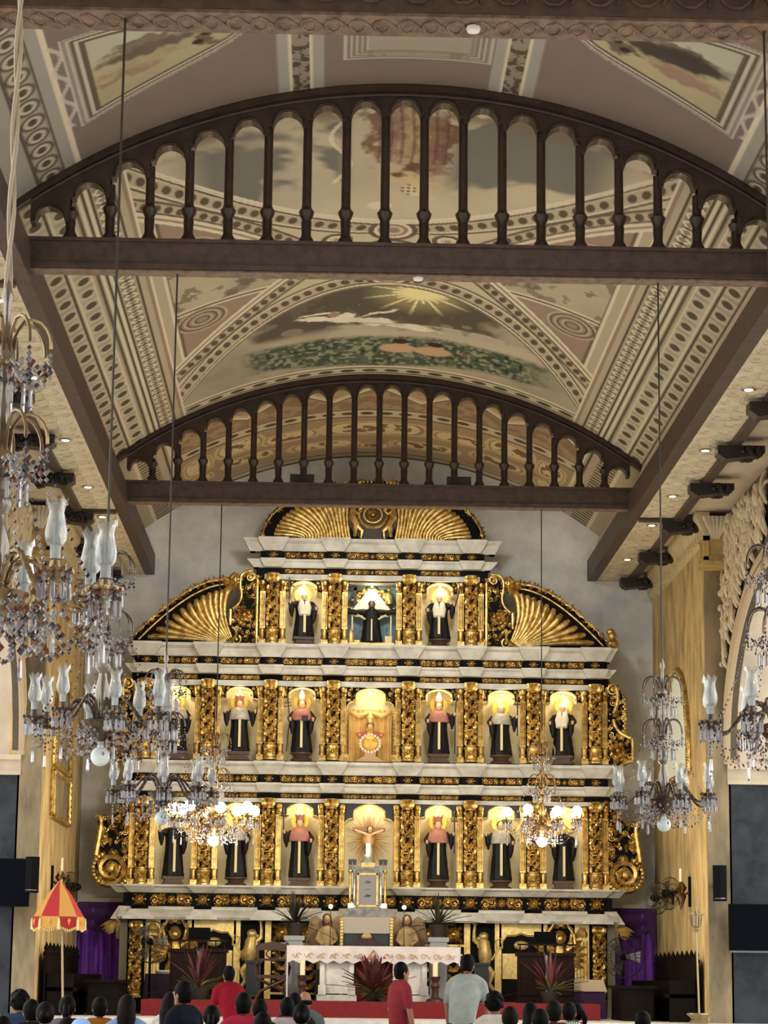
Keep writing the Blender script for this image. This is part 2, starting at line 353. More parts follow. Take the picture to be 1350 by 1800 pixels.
def paint_near(u, Y):
    au = np.abs(u); n1 = fbm(u*1.5, Y*1.5); n2 = fbm(u*6, Y*6)
    WARP[0] = (fbm(u*7+3, Y*6)-.5)*.4; WARP[1] = (fbm(u*7+31, Y*6+7)-.5)*.3
    MAU = lin((134, 120, 112)); PALE = lin((164, 162, 154))
    col = np.ones(u.shape+(3,))*MAU*(1.05-.12*n1[..., None])
    # outer egg band
    col = over(col, ss(3.62, 3.64, au), PALE); col = over(col, band(au, 3.63, .02), HI); col = over(col, band(au, 3.80, .012), DK)
    p = per(Y, .42)
    col = over(col, band(au, 3.93, .12), lin((170, 164, 152)))
    col = over(col, band(au, 3.93, .13)*ell(p, au-3.93, 0, 0, .46, .125), DK)
    col = over(col, ell(p, au-3.93, 0, 0, .34, .09), lin((198, 192, 178))); col = over(col, ell(p, au-3.93, 0, 0, .2, .05), DK)
    col = over(col, band(au, 4.07, .012), DK)
    # ornament outside the panel
    r = np.sqrt(((au-3.58)*1)**2+((Y-23.4)/2.2)**2)
    # triangular picture panels
    yy = Y-23.35
    e = np.maximum(np.abs(yy)/1.15-(au-1.72)/1.78*1.0, au-3.5)   # <0 inside
    e = np.maximum(np.abs(yy)-1.18*np.sqrt(np.clip((au-1.72)/1.78, 0, 1)), (au-3.5))
    ins = (e < 0)*(au > 1.72)
    col = over(col, ins*1., lin((196, 192, 180))); col = over(col, ins*band(e, -.10, .015), DK*1.5); col = over(col, ins*band(e, -.03, .015), lin((150, 146, 136)))
    pic = ins*(e < -.19)
    c = np.ones(u.shape+(3,))*lin((186, 176, 138))*(1.1-.35*n1[..., None])
    c = over(c, ss(-.1, .4, -yy)*.5, lin((190, 200, 192)))
    s = np.sign(u)
    for (a, b, r1, r2, k) in ((2.65, -.15, .5, .15, (112, 100, 84)), (2.75, -.36, .4, .1, (126, 112, 92)), (2.8, .14, .45, .1, (176, 156, 122)), (3.0, .32, .35, .08, (160, 138, 110)), (2.15, .1, .14, .14, (110, 98, 80))):
        c = over(c, ell(au, yy, a, b, r1, r2, .05, .3, 1), lin(k)*(.75+.5*n2[..., None]))
    for (a, b) in ((2.1, -.25), (2.12, -.05), (2.22, .12)):
        c = over(c, ell(au, yy, a, b, .06, .06), lin((64, 50, 42)))
    dark = ell(u, yy, 2.75, -.15, .5, .22, -.1, .3, .8); c = over(c, dark, lin((74, 66, 62))*(.8+.4*n2[..., None])); c = over(c, ell(u, yy, 2.9, .28, .38, .12, .1, .3, 1), lin((164, 132, 116)))
    col = np.where((pic > 0)[..., None], c, col); col = over(col, ins*band(e, -.19, .02), DK*1.3)
    # long grey bands with carved centre
    b = band(au, 1.17, .25); col = over(col, b, lin((166, 164, 156)))
    o = band(au, 1.17, .105); q = fbm(au*14, Y*9, 3)
    col = over(col, o, lin((150, 142, 126))); col = over(col, o*(q > .5), DK)
    col = over(col, band(au, 1.06, .01)+band(au, 1.28, .01), HI)
    # crown panel
    ins = (np.abs(u-.1) < .8)*(Y < 24.7)
    col = over(col, ins*1., lin((192, 186, 172)))
    k = np.minimum(.8-np.abs(u-.1), 24.7-Y)
    for c_ in (.05, .11, .17, .22): col = over(col, ins*band(k, c_, .014), lin((140, 132, 118)))
    col = over(col, ins*(k > .25), lin((170, 160, 144)))
    col = over(col, ins*(np.abs(np.abs(u-.1)-.45) < .1)*(k < .25)*(k > .03)*(n2 > .4), lin((140, 132, 118)))
    # scroll beside the panels
    sc = band(np.abs(au-3.56+.05*np.sin(Y*9)), 0, .02)*(np.abs(Y-23.3) < 1.1)
    col = over(col, sc*.8, lin((204, 200, 190)))
    return col
def paint_far(u, Y):
    au = np.abs(u); n1 = fbm(u*2, Y*2); n2 = fbm(u*7, Y*5)
    TAN = lin((176, 148, 116)); GD = lin((216, 192, 132))
    col = np.ones(u.shape+(3,))*TAN*(1.05-.15*n1[..., None])
    # zigzag frames near the beam
    for c0, per_, ph in ((39.9, 1.5, 0.), ):
        z = np.abs(per(u+.75, 1.5))*2
        d = Y-(39.4+1.0*z)
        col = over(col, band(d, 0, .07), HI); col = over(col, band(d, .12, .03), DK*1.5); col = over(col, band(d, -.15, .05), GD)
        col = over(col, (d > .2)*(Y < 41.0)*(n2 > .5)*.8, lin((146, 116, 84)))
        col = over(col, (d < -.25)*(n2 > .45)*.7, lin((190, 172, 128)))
    col = over(col, band(Y, 41.35, .28), CREAM); col = over(col, band(Y, 41.35, .12)*ell(per(u, .34), Y-41.35, 0, 0, .35, .11), DK); col = over(col, band(Y, 41.08, .03)+band(Y, 41.62, .03), DK*1.5)
    # oval picture panels
    for cu, cy, ru, ry in ((0, 42.5, .95, .5), (1.55, 42.6, .5, .36), (2.45, 42.3, .42, .5), (.95, 43.7, .62, .3), (2.3, 43.5, .5, .3), (3.2, 42.6, .25, .6), (0, 43.95, .3, .2), (3.3, 43.7, .3, .3)):
        q = np.maximum(np.abs(au-cu)/ru, np.abs(Y-cy)/ry); q2 = np.sqrt(((au-cu)/ru)**2+((Y-cy)/ry)**2)
        q = .5*q+.5*q2
        col = over(col, (q < 1.12)*1., lin((206, 184, 134))); col = over(col, (q < .95)*1., lin((166, 138, 96))); col = over(col, (q < .86)*1., lin((222, 204, 154)))
        col = over(col, (q < .7)*(n2 > .48), lin((132, 106, 74)))
    col = over(col, ss(44.4, 44.5, Y), CREAM); col = over(col, band(Y, 44.55, .03)+band(Y, 44.9, .05), DK*1.4)
    zone = ss(3.55, 3.57, au)
    col = over(col, zone, CREAM2); col = over(col, band(au, 3.58, .02), HI); col = over(col, band(au, 3.66, .015), DK)
    p = per(Y, .2); col = over(col, band(au, 3.95, .14)*(np.abs(p) < .24), DK); col = over(col, band(au, 4.13, .02), HI)
    return col
def vault_piece(name, y0, y1, nu, ny, fn, u0=-4.4, u1=4.4):
    us = np.linspace(u0, u1, nu); ys = np.linspace(y0, y1, ny)
    U, Y = np.meshgrid(us, ys); Z = vz(np.clip(U, -4.4, 4.4))
    co = np.stack([U+XC, Y, Z], -1).reshape(-1, 3)
    i = np.arange(nu*ny).reshape(ny, nu)
    q = np.stack([i[:-1, :-1], i[1:, :-1], i[1:, 1:], i[:-1, 1:]], -1).reshape(-1, 4)
    me = bpy.data.meshes.new(name); me.vertices.add(len(co)); me.vertices.foreach_set('co', co.ravel())
    me.loops.add(q.size); me.loops.foreach_set('vertex_index', q.ravel())
    me.polygons.add(len(q)); me.polygons.foreach_set('loop_start', np.arange(len(q))*4); me.polygons.foreach_set('loop_total', np.full(len(q), 4))
    me.polygons.foreach_set('use_smooth', [True]*len(q))
    me.update()
    a = me.attributes.new('paint', 'FLOAT_COLOR', 'POINT')
    c = np.clip(fn(U, Y), .004, .95).reshape(-1, 3); g_ = c.mean(1, keepdims=True); c = g_+(c-g_)*.82
    a.data.foreach_set('color', np.concatenate([c, np.ones((len(c), 1))], 1).astype(np.float32).ravel())
    me.materials.append(VAULTM); me.validate()
    return struct(link(name, me))
VAULTM = attr_mat('painted_vault', .8)
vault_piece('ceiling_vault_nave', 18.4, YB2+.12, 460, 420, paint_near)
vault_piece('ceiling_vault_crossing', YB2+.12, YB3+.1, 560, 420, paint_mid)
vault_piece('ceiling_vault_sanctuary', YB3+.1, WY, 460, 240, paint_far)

# ---- soffits along both sides --------------------------------------
def vine_relief(w, l):
    b = MB()                 # raised arabesque on a panel lying in the x-y plane, facing -z
    def stroke(pts, r): b.tube([(x, y, -.004) for x, y in pts], r, 4)
    def sp(cx, cy, a0, turns, r0, sgn):
        n = 12; stroke([(cx+r0*(1-.75*i/n)*math.cos(a0+sgn*turns*2*PI*i/n), cy+r0*(1-.75*i/n)*math.sin(a0+sgn*turns*2*PI*i/n)) for i in range(n+1)], .006)
    for sx in (-1, 1):
        for k, yy in enumerate((-.36, -.1, .16, .4)):
            stroke([(0, yy*l), (sx*.12*w, (yy+.06)*l), (sx*.3*w, (yy+.09)*l), (sx*.4*w, (yy+.05)*l), (sx*.42*w, yy*l)], [.01, .008, .007, .006, .005])
            sp(sx*.3*w, yy*l, 0, 1.2, .09*w, sx)
        stroke([(0, -.42*l), (sx*.05*w, -.2*l), (0, 0), (sx*.05*w, .2*l), (0, .42*l)], .007)
    return b
_relief = vine_relief(.56, 1.7).mesh('panel_relief', SOFF)
_panel = MB().box(-.275, .275, -.855, .855, 0, .05).mesh('soffit_panel', SOFF)
DOWN = mat('downlight_glass', (255, 250, 235), .3, emit=(255, 244, 214), estr=5)
CHROME = mat('chrome_ring', (200, 196, 188), .2, .9)
def soffit(side, nm):
    s = side
    root = struct(MB().box(XC+s*4.3-.02, XC+s*4.3+.02, 12, WY, ZB+.1, ZB+.12).obj('ceiling_soffit_'+nm, SOFF))
    xa, xb = sorted((XC+s*4.3, XC+s*6.9))
    MB().box(xa, xb, 12, WY, ZB+.06, ZB+.3).obj('soffit_slab', CREAMW, root)
    xa, xb = sorted((XC+s*4.12, XC+s*4.30))
    MB().box(xa, xb, 12, WY, ZB, 9.34).obj('fascia_beam', DARKW2, root)
    cv = [(XC+s*4.24, 9.3), (XC+s*4.27, 9.55), (XC+s*4.36, 9.84), (XC+s*4.46, 9.84), (XC+s*4.46, 9.3)]
    MB().prismy(cv, 12, WY).obj('cream_cove', CREAMW, root)
    MB().box(min(XC+s*4.86, XC+s*5.0), max(XC+s*4.86, XC+s*5.0), 12, WY, ZB-.06, ZB+.1).obj('soffit_strip', DARKW2, root)
    for Y in (YB2, YB3): MB().box(min(XC+s*4.3, XC+s*5.25), max(XC+s*4.3, XC+s*5.25), Y-.02, Y+.16, ZB-.05, ZB+.1).obj('cross_strip', DARKW2, root)
    y = 22.9; k = 0
    while y < WY:
        l = min(y+1.74, WY) - y
        p = link('soffit_panel', _panel, root, (XC+s*4.58, y+l/2, ZB), None, (1, l/1.74, 1))
        link('relief', _relief, p)
        y += 1.74; k += 1
    for Y in (22.6, 26.3, 29.85, 33.45, 36.75, 39.2, 42.5):
        d = MB().lathe([(.09, 0), (.1, -.012), (.075, -.02), (.06, -.012)], 14)
        o = d.obj('downlight', CHROME); o.location = (XC+s*4.58, Y, ZB); o.parent = root
        MB().lathe([(.055, -.016), (.05, -.02), (.01, -.021)], 12).obj('lens', DOWN, o)
    return root
soffit(-1, 'left'); soffit(1, 'right')
# carved corbels under the outer soffit
def corbel_mesh():
    b = MB(); rnd = random.Random(3)
    b.prismy([(-.3, 0), (.3, 0), (.3, -.1), (.22, -.14), (-.2, -.2), (-.3, -.12)], -.11, .11)
    for i in range(26):
        x = rnd.uniform(-.28, .27); z = -.03-rnd.random()*.13
        b.ball((x, rnd.choice((-.11, .11)), z), .045, 6, 4)
    return b.mesh('corbel', BLACKW)
BLACKW = mat('near_black_carved_wood', (34, 27, 24), .45, noise=.3, nscale=8, bump=.4, bscale=40)
_cb = corbel_mesh()
for s, words in ((1, 'right'), (-1, 'left')):
    for i, Y in enumerate((30.4, 33.0, 35.6, 38.68, 41.6, 44.3)):
        o = link('corbel', _cb, None, (XC+s*5.0, Y, ZB-.06), (0, 0, 0 if s > 0 else PI), (1.12, 1.3, 1))
        nth = ('nearest the camera', 'second from the camera', 'third from the camera', 'at the second tie beam', 'one before the altar wall', 'closest to the altar wall')[i]
        tag(o, 'black carved wooden corbel under the %s soffit, %s' % (words, nth), 'corbel', 'carved corbels along the soffits')
# ---- side walls ------------------------------------------------------
YPR = 38.75
def sidewall(s, nm):
    X = lambda u: XC+s*u
    def bx(u0, u1, *r): return (min(X(u0), X(u1)), max(X(u0), X(u1))) + r
    w = struct(MB().box(*bx(5.36, 5.9, YPR, WY, 0, ZB+.06)).obj('wall_'+nm, OCHRE))
    # pier return facing the nave, slightly wider than the wall line
    struct(MB().box(*bx(5.365, 5.75, YPR-.03, YPR+.4, 0, ZB+.06)).obj('wall_pier_'+nm, TANP))
    # cornice with dentils
    c = struct(MB().prismy([(X(5.40), 8.52), (X(5.33), 8.54), (X(5.32), 8.62), (X(5.28), 8.68), (X(5.24), 8.8), (X(5.17), 8.9), (X(5.17), ZB+.05), (X(5.40), ZB+.05)], YPR-.5, WY).obj('trim_cornice_'+nm, mat('gilt_cream_cornice', (206, 190, 150), .6, noise=.2, nscale=5)))
    dn = MB().box(-.05, .05, -.07, .07, 0, .1).mesh('dentil', MATS['gilt_cream_cornice'])
    for i in range(24): link('dentil', dn, c, (X(5.30), YPR-.35+i*.27, 8.58))
    # entablature block with a recessed panel on the pier
    t = MB(); a, b = sorted((X(5.3), X(5.78)))
    t.box(a, b, YPR-.5, YPR-.02, 8.18, 8.26); t.box(a, b, YPR-.5, YPR-.02, 8.52, 8.6)
    t.box(*bx(5.3, 5.38, YPR-.5, YPR-.42, 8.2, 8.6)); t.box(*bx(5.3, 5.38, YPR-.1, YPR-.02, 8.2, 8.6)); t.box(*bx(5.7, 5.78, YPR-.5, YPR-.42, 8.2, 8.6))
    t.box(a-.03, b+.03, YPR-.55, YPR-.02, 8.1, 8.18)
    t.box(*bx(5.34, 5.76, YPR-.46, YPR, 8.26, 8.52))
    struct(t.obj('trim_pier_panel_'+nm, mat('old_gold_trim', (190, 164, 104), .55, noise=.3, nscale=6)))
    # shell capital
    sh = MB()
    for k in range(7):
        a_ = (k-3)*.33; sh.tube([(X(5.5)+.05*math.sin(a_), YPR-.5, 8.56), (X(5.5)+.17*math.sin(a_), YPR-.62, 8.74), (X(5.5)+.24*math.sin(a_), YPR-.62, 8.9)], [.02, .035, .045], 6)
    struct(sh.obj('trim_capital_'+nm, CREAMW))
    # nave wall with an arched opening: spandrel at u=5.72
    cy, cz, RY, RZ = YPR-4.15, 5.0, 4.15, 2.6
    arc = [(cy+RY*math.cos(a), cz+RZ*math.sin(a)) for a in np.linspace(0, PI/2, 24)]
    poly = [(YPR, cz)] + arc[1:] + [(cy-3, cz+RZ), (cy-3, ZB+.06), (YPR, ZB+.06)]
    sp = MB().prismx(poly, X(5.72), X(5.86)); struct(sp.obj('wall_spandrel_'+nm, mat('plaster_gap_shade', (96, 86, 74), .8, noise=.3, nscale=3)))  # plaster colour darkened to stand for shade in the gaps between carved leaves
    rb = MB()      # moulded archivolt
    for off, rr, uo in ((0, .06, 5.70), (.13, .05, 5.69), (.22, .035, 5.70)):
        rb.tube([(X(uo), cy+(RY+off)*math.cos(a), cz+(RZ+off)*math.sin(a)) for a in np.linspace(-.0, PI/2, 24)], rr, 6)
        rb.tube([(X(uo), YPR-.02+off*.2, cz), (X(uo), YPR-.02+off*.2, 4.92)], rr, 6)
    struct(rb.obj('trim_archivolt_'+nm, mat('tan_archivolt', (176, 158, 130), .7)))
    # aisle end wall beyond the arch with dark marble dado
    struct(MB().box(*bx(5.72, 12, YPR+.06, YPR+.5, 0, ZB)).obj('wall_aisle_'+nm, CREAMW))
    struct(MB().box(*bx(5.72, 12, YPR-.03, YPR+.06, 0, 4.6)).obj('wall_dado_'+nm, MARB))
    k = MB(); k.box(*bx(5.70, 12, YPR-.07, YPR+.1, 4.6, 4.67)); k.box(*bx(5.70, 12, YPR-.04, YPR+.1, 4.67, 4.84)); k.box(*bx(5.70, 12, YPR-.12, YPR+.1, 4.84, 4.92))
    struct(k.obj('trim_dado_cornice_'+nm, CREAMW))
    return cy, cz, RY, RZ
_arch = sidewall(1, 'right'); sidewall(-1, 'left')
# carved acanthus relief filling the spandrels
def acanthus(s, nm):
    rnd = random.Random(11); cy, cz, RY, RZ = _arch
    ST = mat('pale_stone_carving', (206, 192, 164), .7, noise=.3, nscale=5, rgb2=(168, 152, 126))
    root = bpy.data.objects['wall_spandrel_'+nm]; rx = XC+s*5.70
    n = 0; y = YPR-.22
    while n < 210:
        y = YPR-.12-rnd.random()*3.9; z = 5.2+rnd.random()*3.6
        rr = math.hypot((y-cy)/(RY+.42), (z-cz)/(RZ+.42)) if y > cy else 99
        if z < cz: continue
        if rr < 1.0 or z > 8.75: continue
        l = rnd.uniform(.22, .5); an = PI/2+rnd.uniform(-.6, .6); w = rnd.uniform(.04, .085)
        m = MB(); seg = 6; pts = []; rd = []
        cu = rnd.uniform(-1.6, 1.6)
        for i in range(seg):
            t = i/(seg-1); a = an+cu*t*t
            pts.append((-(s)*(.03+.12*math.sin(PI*t)), (t-.5)*l*math.cos(a), (t-.5)*l*math.sin(a))); rd.append(w*(.35+.75*math.sin(PI*(.15+.8*t))))
        m.tube(pts, rd, 6)
        m.v = [(x*.45, y_, z_) for x, y_, z_ in m.v]
        if rnd.random() < .5: m.ball((-s*.06, pts[-1][1], pts[-1][2]), w*.9, 6, 4)
        m.obj('leaf', ST, root, (rx, y, z)); n += 1
acanthus(1, 'right'); acanthus(-1, 'left')

# ---- arcaded tie beams ----------------------------------------------
BOARD = mat('carved_brown_board', (128, 106, 92), .6, noise=.5, nscale=9, rgb2=(84, 68, 60))
def arcade(Y, n, label):
    root = thing('arcaded_tie_beam', label, 'beam', (XC, Y, 9.1))
    zb = 9.1
    MB().box(-4.2, 4.2, -.02, .24, 0, .34).box(-4.2, 4.2, -.05, .27, 0, .05).box(-4.2, 4.2, -.05, .27, .3, .34).obj('beam', DARKW2, root)
    MB().box(-4.2, 4.2, .0, .22, -.02, 0).obj('soffit_board', BOARD, root)
    # arch board with round-headed openings
    sp = 8.3/n; z0 = .34; w2 = sp*.5-.052
    cols = [-4.15+sp*(i+.0) for i in range(n+1)]
    def top(u): return float(vz(min(abs(u), 4.37)))-zb
    for k in range(n):
        a, b = cols[k], cols[k+1]; c = (a+b)/2
        ztop = min(top(a), top(b)); head = ztop-.17
        zc = head-w2*1.05
        if zc < z0+.05: zc = z0+.02
        arc = [(c+w2*math.cos(t), zc+w2*1.05*math.sin(t)) for t in np.linspace(0, PI, 13)]
        tops = [(x, top(x)) for x in np.linspace(a, b, 5)]
        if zc+w2*1.05 > min(t[1] for t in tops)-.06:
            MB().prismy([(a, z0), (b, z0)]+tops[::-1], 0, .2).obj('arch_board', DARKW, root); continue
        bb = MB(); m = len(arc)
        # spandrel as strip: outer boundary sampled like the arc
        outer = []
        for (x, z) in arc:
            outer.append((b, zc) if False else None)
        px = [b]+[a+(b-a)*(.5+.5*math.cos(t)) for t in np.linspace(0, PI, 13)][1:-1]+[a]
        F = [(x, top(x)) for x in px]
        vs = []; 
        for yy in (0, .2):
            vs += [(x, yy, z) for x, z in arc]+[(x, yy, z) for x, z in F]+[(b, yy, zc), (a, yy, zc)]
        N = 2*m+2; fs = []
        for i in range(m-1):
            fs += [(i, i+1, m+i+1, m+i), (N+i+1, N+i, N+m+i, N+m+i+1), (i+1, i, N+i, N+i+1), (m+i, m+i+1, N+m+i+1, N+m+i)]
        fs += [(0, m, 2*m), (N, N+2*m, N+m), (m-1, 2*m+1, 2*m-1), (N+m-1, N+2*m-1, N+2*m+1), (0, 2*m, N+2*m, N), (m-1, N+m-1, N+2*m+1, 2*m+1)]
        bb.add(vs, fs)
        bb.tube([(x*1.0+(x-c)*.06, -.012, z+.02) for x, z in arc], .016, 5)
        bb.obj('arch_board', DARKW, root, ang=30)
        MB().box(-.001, .001, -.001, .001, 0, .001)
    rim = MB(); us = np.linspace(-4.36, 4.36, 50)
    rim.tube([(u, -.02, top(u)-.035) for u in us], .045, 6); rim.tube([(u, -.01, top(u)-.12) for u in us], .02, 5)
    rim.obj('arch_rim', DARKW, root)
    # colonnettes
    cache = {}
    for k in range(1, n):
        u = cols[k]; h = max(.25, min(top(u-.2), top(u+.2))-.17-w2-z0+.03)
        hb = min(.42, h*.9)
        prof = [(.085, 0), (.085, .05), (.06, .09), (.052, .12), (.058, hb*.62), (.052, hb*.68), (.075, hb*.8), (.088, hb*.92), (.06, hb), (.052, hb+.03), (.05, h)]
        MB().lathe(prof, 10).obj('colonnette', DARKW, root, (u, .1, z0))
    return root
arcade(YB3, 20, 'far arcaded dark wood tie beam spanning the vault just before the altarpiece')
arcade(YB2, 19, 'near arcaded dark wood tie beam with tall slender colonnettes below the crossing vault')
# nearest beam: only its carved underside and face show at the top edge
r = thing('carved_tie_beam', 'carved brown tie beam crossing the very top of the picture', 'beam', (XC, YB1, 9.1))
MB().box(-4.3, 4.3, 0, .5, 0, .9).obj('beam', DARKW2, r)
lo = MB().box(-4.3, 4.3, .04, .46, -.03, 0); lo.obj('soffit_board', mat('carved_brown_board', (128, 106, 92), .6, noise=.4, nscale=8, rgb2=(92, 74, 64)), r)
fr = MB()
for i in range(44):
    x = -4.2+i*.2
    fr.tube([(x+.07*math.cos(a), .25+.13*math.sin(a), -.035) for a in np.linspace(0, 2*PI, 9)], .012, 4)
    fr.tube([(x, .1, -.035), (x+.2, .4, -.035)], .01, 4)
fr.obj('carved_lattice', MATS['carved_brown_board'], r)
fr = MB()
for i in range(24):
    x = -4.2+i*.37
    fr.tube([(x+.13*math.cos(a), -.01, .2+.13*math.sin(a)) for a in np.linspace(0, 2*PI, 11)], .018, 5); fr.ball((x, -.01, .2), .05, 7, 4); fr.tube([(x+.14, -.01, .08), (x+.2, -.02, .2), (x+.14, -.01, .34)], .015, 4)
fr.obj('carved_roundels', DARKW2, r)
# ================================================================== altarpiece
RY0 = 44.0
def leaf(b, x, z, l, w, ang, d=.03, y=0., curl=0.):
    n = 6; vs = []
    for i in range(n):
        t = i/(n-1); hw = w*math.sin(PI*min(1, .12+.88*t**.8)) if i else w*.25
        if i == n-1: hw = w*.06
        a = ang+curl*t; px = x+(t*l)*math.cos(ang+curl*t*.5); pz = z+(t*l)*math.sin(ang+curl*t*.5)
        nx, nz = -math.sin(a), math.cos(a); dd = d*math.sin(PI*(.15+.85*t*.95))
        vs += [(px+nx*hw, y, pz+nz*hw), (px, y-d*.35-dd, pz), (px-nx*hw, y, pz-nz*hw)]
    fs = []
    for i in range(n-1):
        for j in (0, 1): fs.append((i*3+j, i*3+j+1, (i+1)*3+j+1, (i+1)*3+j))
    return b.add(vs, fs)
def dome(b, x, z, r, d, y=0., n=7):
    vs = []
    for k, q in enumerate((1, .75)):
        for j in range(n): a = 2*PI*j/n; vs.append((x+r*q*math.cos(a), y-(0 if k == 0 else d*.7), z+r*q*math.sin(a)))
    vs.append((x, y-d, z)); fs = [(j, n+j, n+(j+1) % n, (j+1) % n) for j in range(n)] + [(n+j, 2*n, n+(j+1) % n) for j in range(n)]
    return b.add(vs, fs)
def scroll(b, x, z, r, a0, turns, sgn=1, th=.018, y=-.012, n=14):
    pts = []; rd = []
    for i in range(n+1):
        t = i/n; rr = r*(1-.82*t); a = a0+sgn*turns*2*PI*t
        pts.append((x+rr*math.cos(a), y-.012*t, z+rr*math.sin(a))); rd.append(th*(1-.35*t))
    b.tube(pts, rd, 5); return dome(b, x, z, th*1.5, th*2, y)
def rosette(b, x, z, r, d=.04, k=8, y=0.):
    for i in range(k): leaf(b, x+r*.22*math.cos(2*PI*i/k), z+r*.22*math.sin(2*PI*i/k), r*.8, r*.26, 2*PI*i/k, d, y)
    dome(b, x, z, r*.3, d*1.6, y)
    return b
def carving(w, h, seed=0, center=True):
    b = MB(); rnd = random.Random(seed); d = h*.18
    if center: rosette(b, 0, 0, h*.44, d)
    x0 = h*.5 if center else h*.1
    n = max(1, int(round((w/2-x0)/(h*.62)))); st = (w/2-x0)/n
    half = MB()
    for k in range(n):
        cx = x0+st*(k+.5); s = 1 if (k % 2 == 0) else -1
        scroll(half, cx, s*h*.06, h*.34, PI*.9*s+PI, 1.35, -s, h*.075)
        for q in range(20):
            a = rnd.uniform(0, 2*PI); leaf(half, cx+h*.22*math.cos(a), s*h*.04+h*.22*math.sin(a), h*rnd.uniform(.2, .38), h*.115, a+rnd.uniform(-.7, .7), d, 0, rnd.uniform(-1, 1))
        leaf(half, cx-st*.5, -s*h*.38, st*.8, h*.09, s*.5, d, 0, -s*.6); leaf(half, cx, -s*h*.4, st*.6, h*.08, s*.35, d, 0, s*.9)
        dome(half, cx+st*.45, s*h*.3, h*.08, d*1.2); dome(half, cx-st*.4, -s*h*.15, h*.06, d*1.2)
    b.merge(half); m = MB(); m.v = [(-x, y, z) for x, y, z in half.v]; m.f = [f[::-1] for f in half.f]; m.m = list(half.m); b.merge(m)
    return b
def fill(poly_ok, box, n, seed, size, y=0.):
    b = MB(); rnd = random.Random(seed); k = 0; tries = 0
    while k < n and tries < n*30:
        tries += 1; x = rnd.uniform(box[0], box[1]); z = rnd.uniform(box[2], box[3])
        if not poly_ok(x, z): continue
        k += 1; c = rnd.random()
        if c < .3: scroll(b, x, z, size*rnd.uniform(.6, 1), rnd.uniform(0, 6), rnd.uniform(.9, 1.4), rnd.choice((-1, 1)), size*.2, y-.02, 9)
        elif c < .9: leaf(b, x, z, size*rnd.uniform(1.2, 2.2), size*.42, rnd.uniform(0, 6.3), size*.6, y, rnd.uniform(-1.3, 1.3))
        else: dome(b, x, z, size*.35, size*.5, y)
    return b
def mirror(b):
    m = MB(); m.v = [(-x, y, z) for x, y, z in b.v]; m.f = [f[::-1] for f in b.f]; m.m = list(b.m); return m
def inpoly(poly):
    def ok(x, z):
        c = False; n = len(poly)
        for i in range(n):
            x1, z1 = poly[i]; x2, z2 = poly[i-1]
            if (z1 > z) != (z2 > z) and x < (x2-x1)*(z-z1)/(z2-z1)+x1: c = not c
        return c
    return ok
def bez(p0, p1, p2, n):
    return [tuple((1-t)**2*np.array(p0)+2*t*(1-t)*np.array(p1)+t*t*np.array(p2)) for t in np.linspace(0, 1, n)]

RET = thing('altarpiece', 'three-tiered gilded black and white altarpiece with niches filling the far wall', 'altarpiece', (XC, RY0, ZP2))
def RP(name, mb, m, parent=None, ang=40, smooth=True):
    return mb.obj(name, m, parent or RET, (0, 0, -ZP2) if parent is None else None, smooth, ang)
COLX = [-4.13, -2.99, -1.84, -.69, .69, 1.84, 2.99, 4.13]
TIER = {'low': (3.083, 4.595), 'mid': (5.364, 6.727), 'top': (7.499, 8.716)}
def cornice(z0, z1, hw, cols, up=True, y_in=-.14, y_out=-.26, hb=.16, ht=.28, rs=.11):
    ya, yb = (y_in, y_out) if up else (y_out, y_in)
    ha, hb_ = (hb, ht) if up else (ht, hb)
    h = z1-z0
    ex = sorted(cols)
    xs = [-hw]+ex+[hw]
    e = .12
    # long straight members between the breaks
    for i in range(len(xs)-1):
        a, b = xs[i], xs[i+1]
        if i > 0: a += hb
        if i < len(xs)-2: b -= hb
        if b-a < .05: continue
        m = MB(); pr = [(.1, z0), (ya, z0), (ya-.02 if up else ya-.03, z0+h*.18), ((ya*.55+yb*.45), z0+h*.6), (yb, z0+h*.78), (yb, z1), (.1, z1)]
        m.prismx(pr, a, b); RP('cornice_length', m, STONE, ang=25)
    for c in ex:
        m = MB()
        m.frus((c-ha, c+ha, ya-rs, .1), z0, (c-hb_, c+hb_, yb-rs, .1), z0+h*.78)
        m.box(c-max(ha, hb_)-.0 if up else c-ha, c+max(ha, hb_) if up else c+ha, (yb if up else ya)-rs-.012, .1, z0+h*.78 if up else z0, z1 if up else z0+h*.25)
        RP('cornice_break', m, STONE, ang=25)
    for s in (-1, 1):
        m = MB(); x0 = s*(hw-.02); wo = s*(hw+.13); wi = s*(hw+.0)
        a_, b_ = (wi, wo) if up else (wo, wi)
        f = lambda q: (min(s*(hw-.1), q), max(s*(hw-.1), q))
        m.frus(f(a_)+(ya, .1), z0, f(b_)+(yb, .1), z1); RP('cornice_end', m, STONE, ang=25)
_fz = {}
